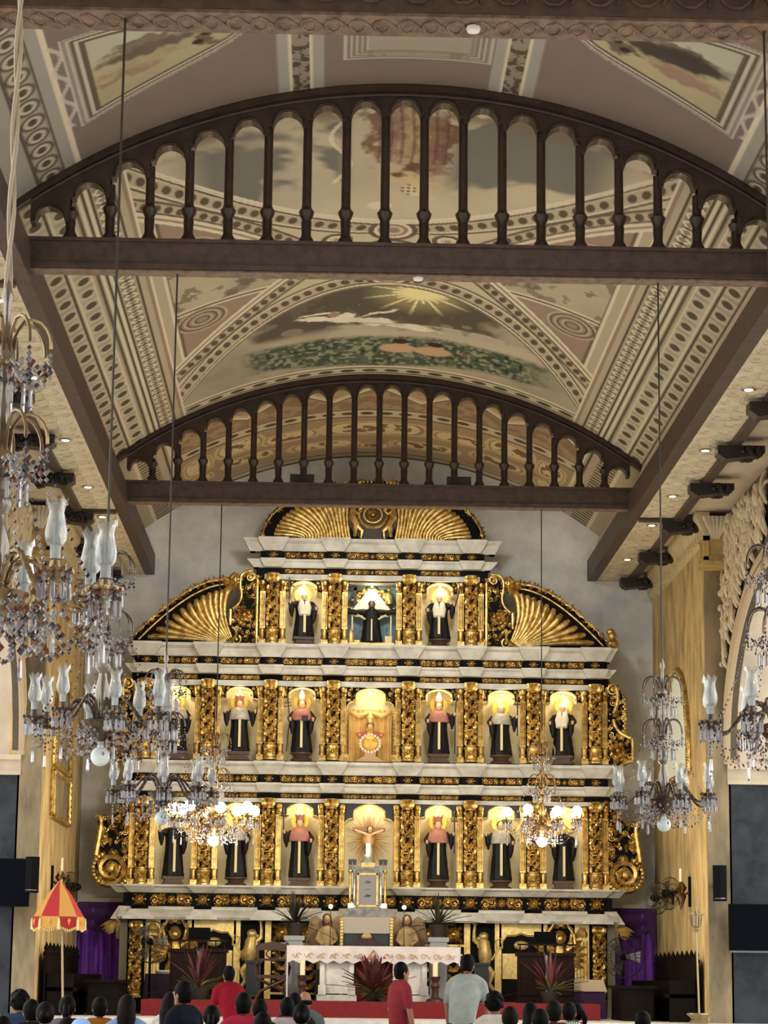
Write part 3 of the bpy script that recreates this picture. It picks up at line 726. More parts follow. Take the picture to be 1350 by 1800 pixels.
def frieze(z0, z1, hw, cols, y=-.16, breaks=True, seed=0):
    RP('frieze_board', MB().box(-hw, hw, y, .1, z0, z1), BLACKP)
    h = (z1-z0)*.92; zc = (z0+z1)/2; xs = [-hw-.15]+sorted(cols)+[hw+.15]
    for i in range(len(xs)-1):
        w = xs[i+1]-xs[i]-.42
        if w < .25: continue
        key = (round(w, 1), round(h, 2))
        if key not in _fz: _fz[key] = carving(w, h, seed+len(_fz)).mesh('frieze_carving', GOLD)
        link('frieze_carving', _fz[key], RET, ((xs[i]+xs[i+1])/2, y, zc-ZP2))
    if breaks:
        kb = ('b', round(h, 2))
        if kb not in _fz:
            r = MB(); rosette(r, 0, 0, h*.5, h*.22, 9)
            for sx in (-1, 1):
                for sz in (-1, 1): leaf(r, sx*h*.28, sz*h*.28, h*.26, h*.09, math.atan2(sz, sx), h*.16)
                dome(r, sx*h*.5, 0, h*.1, h*.15)
            r.tube([(h*.3*math.cos(a), -h*.1, h*.3*math.sin(a)) for a in np.linspace(0, 2*PI, 13)], h*.035, 4)
            _fz[kb] = r.mesh('rosette', GOLD)
        for c in cols:
            bk = RP('frieze_break', MB().box(c-.15, c+.15, y-.07, .1, z0, z1), BLACKP)
            link('rosette', _fz[kb], bk, (c, y-.07, zc))
C4 = [-1.84, -.69, .69, 1.84]
# entablatures from the top down
cornice(9.233, 9.47, 2.28, C4); frieze(9.082, 9.233, 2.08, C4); cornice(8.931, 9.082, 2.2, C4, ht=.23, y_out=-.2)
frieze(8.813, 8.931, 2.05, C4, y=-.06, breaks=False); RP('white_band', MB().box(-2.0, 2.0, -.1, .1, 8.716, 8.813), STONE)
cornice(7.245, 7.49, 4.42, COLX); frieze(7.097, 7.245, 4.36, COLX); cornice(6.938, 7.097, 4.4, COLX, ht=.23, y_out=-.2)
frieze(6.822, 6.938, 4.3, COLX, y=-.06, breaks=False, seed=5); RP('white_band', MB().box(-4.3, 4.3, -.1, .1, 6.727, 6.822), STONE)
cornice(5.093, 5.325, 4.42, COLX); frieze(4.937, 5.093, 4.36, COLX); cornice(4.771, 4.937, 4.4, COLX, ht=.23, y_out=-.2)
frieze(4.668, 4.771, 4.3, COLX, y=-.06, breaks=False, seed=9); RP('white_band', MB().box(-4.3, 4.3, -.1, .1, 4.595, 4.668), STONE)
cornice(2.94, 3.083, 4.55, COLX, y_out=-.28); frieze(2.70, 2.94, 4.42, COLX, seed=3); cornice(2.462, 2.70, 4.5, COLX, up=False, y_out=-.34)
# ---- columns
def column_parts(h):
    rb = .12; hb = .30; r = .085; hs = h-hb-.16
    base = MB().lathe([(.13, 0), (.13, .03), (.105, .05), (.1, .07), (.11, .09), (.112, .22), (.125, .24), (.125, .265), (.1, .28), (.1, .3)], 14)
    for a in (-.7, 0, .7):
        q = MB(); rosette(q, 0, 0, .06, .02, 6); base.merge(q, fn=lambda x, y, z, a=a: ((.112-y)*math.sin(a+x/.112), -(.112-y)*math.cos(a+x/.112), .155+z))
    core = MB().lathe([(r, hb), (r, hb+hs)], 14)
    car = MB(); n = int(hs/.06)
    for k in range(n):
        for st in range(3):
            th = st*2*PI/3+k*.62; z = hb+.04+k*(hs-.05)/n
            q = MB()
            if (k+st) % 3 == 0: rosette(q, 0, 0, .062, .028, 6)
            else:
                leaf(q, -.04, -.04, .12, .034, .9, .034, 0, .6); leaf(q, .02, .03, .09, .028, -.6, .028, 0, -.8); leaf(q, -.02, .0, .09, .026, 2.4, .028, 0, .8); dome(q, .02, -.03, .016, .02)
            car.merge(q, fn=lambda x, y, zz, th=th, z=z: ((r-y)*math.sin(th+x/r), -(r-y)*math.cos(th+x/r), z+zz))
    for z in (hb+.005, hb+hs*.28, hb+hs-.01):
        car.tube([((r+.008)*math.cos(a), (r+.008)*math.sin(a), z) for a in np.linspace(0, 2*PI, 17)], .014, 5, False)
    cap = MB().lathe([(.08, 0), (.09, .02), (.075, .04), (.085, .09), (.12, .13), (.13, .15), (.12, .16)], 14)
    for k in range(10):
        a = k*2*PI/10; q = MB(); leaf(q, 0, 0, .12, .03, PI/2, .035)
        cap.merge(q, fn=lambda x, y, z, a=a: ((.08-y+z*.15)*math.sin(a+x/.09), -(.08-y+z*.15)*math.cos(a+x/.09), z+.01))
    return base.mesh('column_base', GOLD), core.mesh('shaft_core', BLACKP), car.mesh('vine_carving', GOLD), cap.mesh('capital', GOLD), hb+hs
def pil_mesh(h):
    p = MB().box(-.05, .05, -.03, .05, .3, h-.2)
    for i in range(3): p.tube([(-.03+.03*i, -.03, .33), (-.03+.03*i, -.03, h-.23)], .012, 5)
    p.box(-.062, .062, -.045, .05, 0, .1)
    p.lathe([(.06, .1), (.068, .14), (.055, .2), (.068, .27), (.06, .3)], 10)
    p.lathe([(.05, h-.2), (.06, h-.18), (.05, h-.15), (.07, h-.05), (.075, h-.02), (.07, h)], 10)
    for k in (-1, 0, 1): leaf(p, k*.035, h-.17, .13, .025, PI/2+.1*k, .03, -.05)
    return p.mesh('pilaster', GOLD)
for tn, cols in (('top', C4), ('mid', COLX), ('low', COLX)):
    z0, z1 = TIER[tn]; h = z1-z0+(.10 if tn != 'low' else .07)
    B, Cc, V, K, zc = column_parts(h); P = pil_mesh(z1-z0-.02)
    for c in cols:
        col = link('column', Cc, RET, (c, -.17, z0-ZP2)); link('column_base', B, col); link('vine_carving', V, col); link('capital', K, col, (0, 0, zc))
        for s in (-1, 1): link('pilaster', P, RET, (c+s*.185, -.05, z0-ZP2))
# ---- niche bays
NICHE = mat('niche_cream_paint', (236, 226, 196), .8, noise=.1, nscale=3)
BLUE = mat('niche_blue_paint', (146, 170, 182), .7, noise=.2, nscale=4)
def trefoil(w, zb, zt, n=9):
    R1 = w*.32; pts = [(w, zb)]
    for t in np.linspace(0, 1.75, n): pts.append((w-R1+R1*math.cos(t), zt-.34*w/.39-.0+R1*math.sin(t)))
    R2 = w*.66; c2 = zt-R2*.62
    for t in np.linspace(.42, PI/2, n): pts.append((R2*math.cos(t), c2+R2*.62*math.sin(t)))
    return pts+[(-x, z) for x, z in pts[::-1][1:]]
def bay(cx, w2, zb, zt, shape, wn, m_in, spandrel=True, dark=False):
    pts = shape(wn, zb, zt-.02)
    # board around the opening as a strip
    tops = []
    for x, z in pts:
        tops.append((x/wn*w2, zt+.005) if z > zb+.55*(zt-zb) else (math.copysign(w2, x), z))
    n = len(pts); vs = [(cx+x, 0, z) for x, z in pts]+[(cx+x, 0, z) for x, z in tops]; fs = [(i, i+1, n+i+1, n+i) for i in range(n-1)]
    brd = RP('bay_board', MB().add(vs, fs), BLACKP if spandrel else mat('blue_black_board', (44, 48, 58), .5))
    dpt = .42
    vs = [(cx+x, 0, z) for x, z in pts]+[(cx+x*.96, dpt, z) for x, z in pts]
    nb = MB().add(vs, [(i+1, i, n+i, n+i+1) for i in range(n-1)] + [tuple(range(2*n-1, n-1, -1)), (0, n-1, 2*n-1, n)])
    ni = RP('niche', nb, m_in, ang=30)
    tr = MB().tube([(cx+x, -.012, z) for x, z in pts], .016, 5); tr.obj('gilt_edge', GOLDP, ni)
    if spandrel:
        for s in (-1, 1):
            lo = zt-.36
            ok = lambda x, z: z > lo and z < zt-.02 and abs(x) < w2-.1 and abs(x) > wn*.55 and not inpoly(pts)(x*.93, z-.02)
            xs = sorted((s*wn*.55, s*(w2-.1)))
            f = fill(ok, (xs[0], xs[1], lo, zt), 34, 5, .045); f.v = [(x+cx, y, z) for x, y, z in f.v]
            f.obj('corner_carving', GOLD, brd)['kind'] = 'stuff'
    return ni
MIDX = [(COLX[i]+COLX[i+1])/2 for i in range(7)]
def square(w, zb, zt): return [(w, zb), (w, zb+(zt-zb)*.6), (w, zt-.05), (w*.5, zt-.05), (0, zt-.05), (-w*.5, zt-.05), (-w, zt-.05), (-w, zb+(zt-zb)*.6), (-w, zb)]
NICHES = {}
for tn in TIER:
    z0, z1 = TIER[tn]
    for i in range(7):
        if tn == 'top' and not 2 <= i <= 4: continue
        cx = MIDX[i]; w2 = (COLX[i+1]-COLX[i])/2
        if tn == 'top' and i == 3: bay(cx, w2, z0, z1+.03, square, .50, BLUE, False)
        elif i == 3: bay(cx, w2, z0, z1, trefoil, .46 if tn == 'low' else .44, NICHE, tn == 'mid')
        else: bay(cx, w2, z0, z1, trefoil, .385, NICHE, tn != 'low')
        NICHES[tn, i] = (cx, z0, z1)
# niche lamps: small bulbs under each niche head
BULB = mat('niche_bulb', (255, 236, 180), .3, emit=(255, 226, 150), estr=16)
_nb = MB().ball((0, 0, 0), .022, 8, 6).mesh('niche_lamp', BULB)
for (tn, i), (cx, z0, z1) in NICHES.items():
    p = (cx, -.02, z1-.10)
    o = link('niche_lamp', _nb, RET, (p[0], p[1], p[2]-ZP2))
    lamp('niche_light', 'POINT', (0, .03, -.03), (4.0 if (tn, i) == ('top', 3) else 2.6), (1, .84, .52), .03, o)
# ---- side backing where the niches end
for s in (-1, 1):
    for z0, z1, a, b in ((7.5, 8.93, 1.84, 2.16), (5.36, 6.94, 4.13, 4.40), (3.08, 4.77, 4.13, 4.42)):
        RP('side_board', MB().box(min(s*a, s*b), max(s*a, s*b), -.01, .3, z0, z1), BLACKP)
# ---- scrolled wings
def wing(outline, tubes, spirals, ros, nfill, seed, y=-.02, size=.06, beads=None):
    for s in (-1, 1):
        o2 = [(s*x, z) for x, z in outline]
        bd = MB().prismy(o2 if s > 0 else o2[::-1], y, .12)
        w = RP('scroll_wing', bd, BLACKP)
        g = MB()
        for p, r in tubes:
            g.tube([(x, y-.03, z) for x, z in p], r, 7)
        for a in spirals: scroll(g, *a[:5], *a[5:])
        for x, z, r in ros: rosette(g, x, z, r, r*.4, 8, y); g.tube([(x+r*.55*math.cos(a), y-.03, z+r*.55*math.sin(a)) for a in np.linspace(0, 2*PI, 15)], r*.09, 5)
        f = fill(inpoly(outline), (min(p[0] for p in outline), max(p[0] for p in outline), min(p[1] for p in outline), max(p[1] for p in outline)), nfill, seed, size, y)
        g.merge(f)
        if beads:
            for p in beads: dome(g, p[0], p[1], p[2], p[2], y-.01)
        if s < 0: g = mirror(g)
        g.obj('wing_carving', GOLD, w)
# top tier wings
ol = [(2.08, 7.5), (2.55, 7.5), (2.60, 7.62), (2.50, 7.70), (2.58, 7.80), (2.58, 8.18), (2.42, 8.32), (2.44, 8.55), (2.38, 8.78), (2.22, 8.86), (2.08, 8.7)]
wing(ol, [([(2.13, 7.52), (2.13, 8.72)], .03), ([(2.62, 7.85), (2.62, 8.15)], .03), (bez((2.58, 8.16), (2.36, 8.3), (2.44, 8.55), 8), .025), (bez((2.44, 8.55), (2.5, 8.9), (2.22, 8.88), 8), .025), (bez((2.58, 7.82), (2.4, 7.72), (2.6, 7.55), 8), .025)],
     [(2.27, 8.76, .11, 0, 1.5, 1, .025, -.04), (2.5, 7.58, .09, 2, 1.4, 1, .022, -.04)], [(2.36, 8.05, .17)], 120, 21)
# mid tier wings
ol = [(4.35, 5.30), (4.62, 5.30), (4.80, 5.42), (4.80, 5.85), (4.66, 6.0), (4.70, 6.3), (4.66, 6.62), (4.58, 6.8), (4.42, 6.86), (4.35, 6.7)]
wing(ol, [([(4.83, 5.45), (4.83, 5.85)], .035), (bez((4.80, 5.86), (4.5, 5.95), (4.48, 6.2), 8), .035), (bez((4.83, 5.44), (4.5, 5.42), (4.62, 5.05), 8), .04), (bez((4.48, 6.3), (4.62, 6.6), (4.52, 6.82), 8), .04)],
     [(4.47, 6.74, .12, 0, 1.6, 1, .03, -.05)], [(4.55, 5.62, .2)], 130, 22, beads=[(4.70-.03*((k % 2)), 5.95+.045*k, .03) for k in range(16)])
# low tier wings with the big scrolled volute
ol = [(4.3, 3.09), (4.62, 3.06), (4.86, 3.18), (4.96, 3.4), (4.97, 3.7), (4.90, 4.0), (4.95, 4.22), (4.84, 4.34), (4.66, 4.3), (4.58, 4.55), (4.48, 4.72), (4.3, 4.72)]
wing(ol, [(bez((4.95, 3.6), (4.9, 3.95), (4.88, 4.1), 8), .05), (bez((4.88, 4.08), (4.86, 4.38), (4.98, 4.28), 8), .045), ([(4.34, 3.5), (4.34, 4.6)], .03)],
     [(4.68, 3.36, .30, -1.0, 1.9, -1, .06, -.05, 26), (4.5, 4.62, .1, 0, 1.5, 1, .03, -.04)], [], 170, 23, size=.075,
     beads=[(4.66+.34*math.cos(a), 3.36+.31*math.sin(a), .045) for a in np.linspace(-2.6, 1.0, 17)])
# ---- fan shells beside the top tier
def flute(b, pts, r0, r1, y, flat=.6):
    n = 7; k = len(pts); vs = []
    for i, (x, z) in enumerate(pts):
        t = i/(k-1); r = r0+(r1-r0)*t
        if i == 0: r *= .55
        x0, z0 = pts[max(0, i-1)]; x1, z1 = pts[min(k-1, i+1)]; l = math.hypot(x1-x0, z1-z0)+1e-9
        nx, nz = -(z1-z0)/l, (x1-x0)/l
        for j in range(n):
            a = PI*j/(n-1); vs.append((x+nx*r*math.cos(a), y-r*flat*1.6*math.sin(a), z+nz*r*math.cos(a)))
    fs = [(i*n+j, i*n+j+1, (i+1)*n+j+1, (i+1)*n+j) for i in range(k-1) for j in range(n-1)]
    fs.append(tuple(range(n)))
    b.add(vs, fs)
def crest(b, pts, y, seed, size=.06, n=3):
    rnd = random.Random(seed)
    for i in range(len(pts)-1):
        (x0, z0), (x1, z1) = pts[i], pts[i+1]
        for k in range(n):
            t = (k+.5)/n; x, z = x0+(x1-x0)*t, z0+(z1-z0)*t
            leaf(b, x, z, size*rnd.uniform(1.1, 1.7), size*.45, rnd.uniform(0, 6.3), size*.6, y, rnd.uniform(-1, 1))
            if rnd.random() < .5: scroll(b, x, z, size*.6, rnd.uniform(0, 6), 1.2, 1, size*.18, y-.03, 8)
            dome(b, x, z, size*.4, size*.6, y-.01)
outer = bez((2.72, 8.62), (3.35, 8.6), (4.32, 7.56), 14)
for s in (-1, 1):
    bk = [(2.45, 7.5)]+[(2.45+.0, 7.56)]+bez((2.45, 7.56), (2.78, 7.95), (2.66, 8.5), 6)+[(2.72, 8.68)]+[(x+.05, z+.09) for x, z in outer]+[(4.45, 7.5)]
    bk = [(s*x, z) for x, z in bk]
    fan = RP('fan_shell', MB().prismy(bk if s > 0 else bk[::-1], .04, .2), BLACKP)
    NF = 12
    for k in range(NF):
        t = k/(NF-1); o_ = outer[0] if k == 0 else tuple(np.array(outer[0])*(1-t)+np.array(outer[0])*t)
        q = t*.93; idx = q*13; i0 = int(idx); fr_ = idx-i0; p = np.array(outer[i0])*(1-fr_)+np.array(outer[min(13, i0+1)])*fr_
        p = p-np.array([.05, .08])
        e = np.array((2.55+.28*t, 7.54)); c = np.array((2.86+.75*t, 8.15-.5*t))
        m = MB(); flute(m, bez(tuple(p), tuple(c), tuple(e), 10), .088-.02*t, .026, .03)
        if s < 0: m = mirror(m)
        m.obj('flute', GOLD, fan)
    m = MB(); crest(m, [(x+.06, z+.09) for x, z in outer], .0, 31, .062, 4)
    m.tube([(x-.01, .02, z+.01) for x, z in outer], .02, 5)
    # leafy scroll at the top of the fan
    for k in range(14): leaf(m, 2.62+.04*math.sin(k*2.1), 8.66+.05*math.cos(k*1.7), .2, .045, k*.5, .05, 0, .8)
    scroll(m, 2.5, 8.72, .1, 0, 1.4, 1, .03, -.02)
    if s < 0: m = mirror(m)
    m.obj('fan_crest', GOLD, fan)
    # little cherub head finial at the outer end of the cornice
cher = MB(); cher.ball((0, 0, .26), .085, 10, 7); cher.lathe([(.05, 0), (.11, .05), (.12, .12), (.06, .2)], 10); cher.ball((-.02, .02, .32), .08, 8, 6)
for k in range(8): leaf(cher, -.08+.02*k, .02+.03*(k % 3), .12, .03, PI/2+(k-4)*.2, .04, -.07)
link('cherub_finial', cher.mesh('cherub_finial', GOLD), RET, (4.46, -.12, 7.49-ZP2))
# ---- crowning pediment
zb = 9.47; RX, RZ_ = 2.02, 1.12
out = [(RX*math.cos(a), zb+RZ_*math.sin(a)) for a in np.linspace(0, PI, 31)]
ped = RP('pediment', MB().prismy([(-RX-.05, zb)]+[(x*1.04, z*1.0+.05) for x, z in out[::-1]]+[(RX+.05, zb)], .04, .2), BLACKP)
for s in (-1, 1):
    NF = 17
    for k in range(NF):
        a = PI/2-.20-(PI/2-.32)*k/(NF-1)
        p = (RX*.92*math.cos(a), zb+RZ_*.92*math.sin(a)); t = k/(NF-1)
        e = (.42+.95*t, zb+.03); c = (.42+.6*t+.15, zb+.55*(1-t)+.1)
        m = MB(); flute(m, bez(p, c, e, 10), .075, .03, .03)
        if s < 0: m = mirror(m)
        m.obj('flute', GOLD, ped)
m = MB(); crest(m, [(x*1.02, z+.02) for x, z in out], 0, 33, .065, 3); m.obj('pediment_crest', GOLD, ped)
md = MB(); md.lathe([(.30, 0), (.32, .02)], 4) if False else None
md.tube([(.27*math.cos(a), -.04, zb+.5+.24*math.sin(a)) for a in np.linspace(0, 2*PI, 25)], .035, 7)
md.tube([(.17*math.cos(a), -.05, zb+.5+.15*math.sin(a)) for a in np.linspace(0, 2*PI, 21)], .02, 6)
rosette(md, 0, zb+.5, .14, .05, 8, -.04)
f = fill(lambda x, z: (x/.48)**2+((z-zb-.55)/.5)**2 < 1, (-.5, .5, zb+.1, zb+1.05), 60, 41, .06, .02); md.merge(f)
md.obj('medallion', GOLD, ped)
bd = MB().prismy([(.46*math.cos(a), zb+.45+.45*math.sin(a)) for a in np.linspace(0, 2*PI, 21)][:-1], -.03, .1); bd.obj('medallion_board', mat('dark_bronze', (70, 58, 46), .5), ped)
for s in (-1, 1):      # supporting putti
    pu = MB(); pu.tube([(s*.34, -.06, zb+.08), (s*.3, -.09, zb+.3), (s*.38, -.1, zb+.45), (s*.37, -.1, zb+.62)], [.03, .055, .075, .05], 8)
    pu.ball((s*.38, -.12, zb+.72), .07, 8, 6); pu.tube([(s*.38, -.12, zb+.58), (s*.28, -.14, zb+.5), (s*.2, -.12, zb+.58)], [.035, .03, .022], 6); pu.tube([(s*.3, -.09, zb+.28), (s*.2, -.1, zb+.18), (s*.22, -.08, zb+.04)], [.05, .04, .02], 6)
    pu.obj('putto', GOLD, ped)
# ---- predella
z0, z1 = ZP1+.0, 2.462
RP('predella_board', MB().box(-4.35, 4.35, 0, .25, z0, z1), BLACKP)
for s in (-1, 1):
    RP('side_post', MB().box(min(s*4.33, s*4.47), max(s*4.33, s*4.47), -.12, .2, z0, z1), mat('grey_post', (122, 116, 104), .6))
    br = MB()
    for k in range(5): leaf(br, s*(4.5+.02*k), z1-.05-.03*k, .34-.05*k, .05, (0 if s > 0 else PI)-s*.15*k, .05, -.1, s*-.5)
    br.prismx([(-.1, z1), (-.1, z1-.1), (.1, z1-.35), (.1, z1)], s*4.47, s*4.55)
    RP('gilt_bracket', br, GOLDP)
    h = z1-ZP2
    B, Cc, V, K, zc = column_parts(h-.02)
    col = link('column', Cc, RET, (s*4.18, -.17, 0)); link('column_base', B, col); link('vine_carving', V, col); link('capital', K, col, (0, 0, zc))
    p = MB().box(-.13, .13, -.02, .06, 0, h)
    for i in range(4): p.tube([(-.09+.06*i, -.03, .12), (-.09+.06*i, -.03, h-.3)], .016, 5)
    p.box(-.12, .12, -.06, .05, 0, .1); p.box(-.12, .12, -.05, .05, h-.28, h-.25)
    for k in (-1, 0, 1): leaf(p, k*.07, h-.24, .2, .05, PI/2+k*.2, .05, -.03)
    link('fluted_pilaster', p.mesh('fluted_pilaster', [GOLDP]), RET, (s*3.88, -.02, 0))
    # angel caryatid in relief
    a = MB(); cx = 0
    a.lathe([(.17, 0), (.19, .1), (.16, .35), (.13, .5), (.10, .6), (.13, .72), (.15, .84), (.07, .92)], 16, sy=.5, mod=lambda t, z: 1+(.14*math.cos(t*12) if z < .55 else 0))
    a.ball((0, -.04, 1.04), .085, 10, 8, (1, 1, 1.2)); a.ball((0, 0, 1.07), .115, 10, 8, (1.05, .8, 1.1))
    for q in (-1, 1):
        a.tube([(q*.12, -.03, .84), (q*.27, -.05, .93), (q*.25, -.05, 1.12), (q*.14, -.05, 1.27)], [.05, .04, .035, .03], 7)
        for k in range(6): leaf(a, q*.14, .8-.03*k, .42-.02*k, .07, (PI/2-.35-.3*k) if q > 0 else (PI/2+.35+.3*k), .03, .02, q*-.3)
        a.tube([(q*.18, -.02, 1.0), (q*.22, -.03, 1.2), (q*.1, -.03, 1.33), (0, -.03, 1.27)], .03, 6)
        leaf(a, q*.02, 1.24, .24, .07, PI/2-q*.8, .04)
    a.box(-.2, .2, -.08, .05, -.06, 0)
    link('angel_relief', a.mesh('angel_relief', GOLD), RET, (s*3.48, -.08, .08))
    # gilded door frame with a shaped head
    d = MB(); 
    for x in (-.42, .42): d.box(x-.06, x+.06, -.03, .02, 0, h); d.box(x-.02, x+.02, -.045, .02, 0, h)
    hd = [(-.42, h), (-.42, h-.42), (-.34, h-.42), (-.34, h-.3), (-.26, h-.2), (-.12, h-.2), (0, h-.16), (.12, h-.2), (.26, h-.2), (.34, h-.3), (.34, h-.42), (.42, h-.42), (.42, h)]
    d.prismy(hd[::-1], -.03, .02); d.tube([(x, -.04, z-.02) for x, z in hd[1:-1]], .012, 5)
    link('gilt_door_frame', d.mesh('gilt_door_frame', GOLDP), RET, (s*2.78, -.02, 0))
    dd = MB().box(-.34, .34, -.02, .02, .3, .75); dd.ball((0, -.03, .9), .14, 10, 6, (1, .3, .6)); link('door_panel', dd.mesh('door_panel', GOLDP), RET, (s*2.78, -.01, .1))
    # rampant beast on a black pedestal
    z = MB(); q = -s
    z.tube([(0, -.05, .62), (.0, -.07, .8), (q*.02, -.07, 1.0), (q*.05, -.07, 1.1)], [.1, .13, .11, .07], 9)
    z.ball((q*.03, -.09, 1.12), .085, 9, 7, (1.1, 1, 1)); z.ball((q*.12, -.1, 1.08), .04, 7, 5)
    z.tube([(q*.08, -.08, .95), (q*.2, -.1, 1.05), (q*.2, -.1, 1.2), (q*.18, -.1, 1.36)], [.045, .04, .03, .025], 7)
    for k in range(5): leaf(z, q*.18, 1.32, .12, .02, PI/2+(k-2)*.45, .03, -.08)
    z.tube([(-q*.05, -.08, .95), (q*.05, -.12, .88), (q*.14, -.1, .95)], [.04, .035, .03], 7)
    for k in range(7): leaf(z, -q*.06+q*.03*k-q*.05, .85, .24, .03, -PI/2+(k-3)*.12, .05, -.1)
    z.tube([(-q*.12, -.05, .7), (-q*.24, -.05, .9), (-q*.2, -.05, 1.05), (-q*.3, -.05, 1.1), (-q*.3, -.05, 1.0)], .02, 6)
    z.tube([(0, -.02, .62), (-q*.13, -.04, .45), (-q*.07, -.05, .28), (-q*.2, -.04, .1)], [.08, .07, .05, .03], 8)
    for k in range(4): leaf(z, -q*.2, .1, .1, .02, PI+.5-k*.35 if q > 0 else -.5+k*.35, .03, -.05)
    link('beast_relief', z.mesh('beast_relief', GOLDP), RET, (s*2.12, -.02, .03))
    pd = MB().box(-.13, .13, -.14, .02, 0, .62).box(-.16, .16, -.17, .02, .6, .65); 
    pd.box(-.1, .1, -.15, .02, .08, .54); link('pedestal', pd.mesh('pedestal', mat('blue_black_pedestal', (50, 56, 66), .5)), RET, (s*2.05, -.02, .03))
    # flowered panels in gilt stiles
    for x in (1.80, 1.30, .86):
        g = MB().box(-.055, .055, -.03, .02, 0, h); g.box(-.025, .025, -.045, .02, 0, h); link('gilt_stile', g.mesh('gilt_stile', GOLDP), RET, (s*x, -.01, 0))
    g = MB().box(-.5, .5, -.02, .02, -.02, .02)
    gm = g.mesh('gilt_rail', GOLDP)
    for z_ in (.1, .98): link('gilt_rail', gm, RET, (s*1.3, -.02, z_))
    fl = MB(); rosette(fl, 0, 0, .17, .05, 10)
    for k in range(4): leaf(fl, .12*math.cos(PI/4+k*PI/2), .1*math.sin(PI/4+k*PI/2), .14, .04, PI/4+k*PI/2, .04)
    fm = fl.mesh('flower_panel', GOLD)
    for x in (1.55, 1.08): link('flower_panel', fm, RET, (s*x, -.01, 1.18))
    fq = MB()
    for k in range(5):
        for q in (-1, 1):
            leaf(fq, 0, -.35+.17*k, .24, .05, PI/2-q*.9, .04, 0, q*.5); leaf(fq, q*.12, -.3+.17*k, .1, .035, PI/2+q*1.3, .04); dome(fq, q*.15, -.22+.17*k, .03, .04)
    fm = fq.mesh('foliage_panel', GOLD)
    for x in (1.55, 1.08): link('foliage_panel', fm, RET, (s*x, -.01, .52))
# ================================================================== statues in the niches
HABIT = mat('black_habit', (13, 12, 15), .5, noise=.3, nscale=8, rgb2=(24, 22, 26), spec=.25)
FACE = mat('carved_face', (226, 186, 146), .5); SILVERC = mat('silver_cape', (196, 188, 176), .5, .3, noise=.3, nscale=12); PINKC = mat('rose_cape', (190, 128, 112), .6, noise=.3, nscale=10); WHITEV = mat('white_veil', (238, 232, 214), .7)
CORD = mat('cream_gold_orphrey', (232, 216, 160), .5); HALO = mat('gilt_halo', (250, 214, 96), .35, .7); WOODP = mat('brown_wood_base', (86, 62, 48), .5, noise=.3, nscale=6); DKWOOD = mat('dark_staff', (50, 36, 28), .5)
HAIRD = mat('dark_hair', (34, 26, 22), .6); GREYH = mat('grey_beard', (170, 162, 150), .7); BLUEV = mat('blue_veil', (160, 186, 196), .7)
def robe_mb(h, arms, wide=1.):
    b = MB()
    f = lambda t, z: 1+(.07*math.cos(t*9+z*3) if z < .55*h else .015)
    b.lathe([(.20*wide, 0), (.195*wide, .06), (.17*wide, .3*h), (.15*wide, .5*h), (.155*wide, .62*h), (.165*wide, .72*h), (.14*wide, .79*h), (.06, .835*h), (.045, .86*h)], 26, sy=.72, mod=f)
    for s in (-1, 1):
        A = arms[0 if s < 0 else 1]
        pts = [(s*.13, 0, .755*h)]+[(s*x, y, z*h) for x, y, z in A]
        b.tube(pts, [.06, .055, .05, .07][:len(pts)], 9)
        e = pts[-1]           # hanging sleeve
        b.tube([(e[0]-s*.02, e[1]+.01, e[2]), (e[0]-s*.03, e[1]+.03, e[2]-.14), (e[0]-s*.035, e[1]+.03, e[2]-.27)], [.06, .055, .018], 8)
    return b
ARM_HOLD = [(.22, -.04, .64), (.2, -.16, .60)]; ARM_UP = [(.24, -.05, .68), (.27, -.13, .74)]; ARM_OPEN = [(.3, -.08, .72), (.52, -.1, .78)]; ARM_CHEST = [(.2, -.06, .62), (.06, -.19, .66)]
_robes = {}
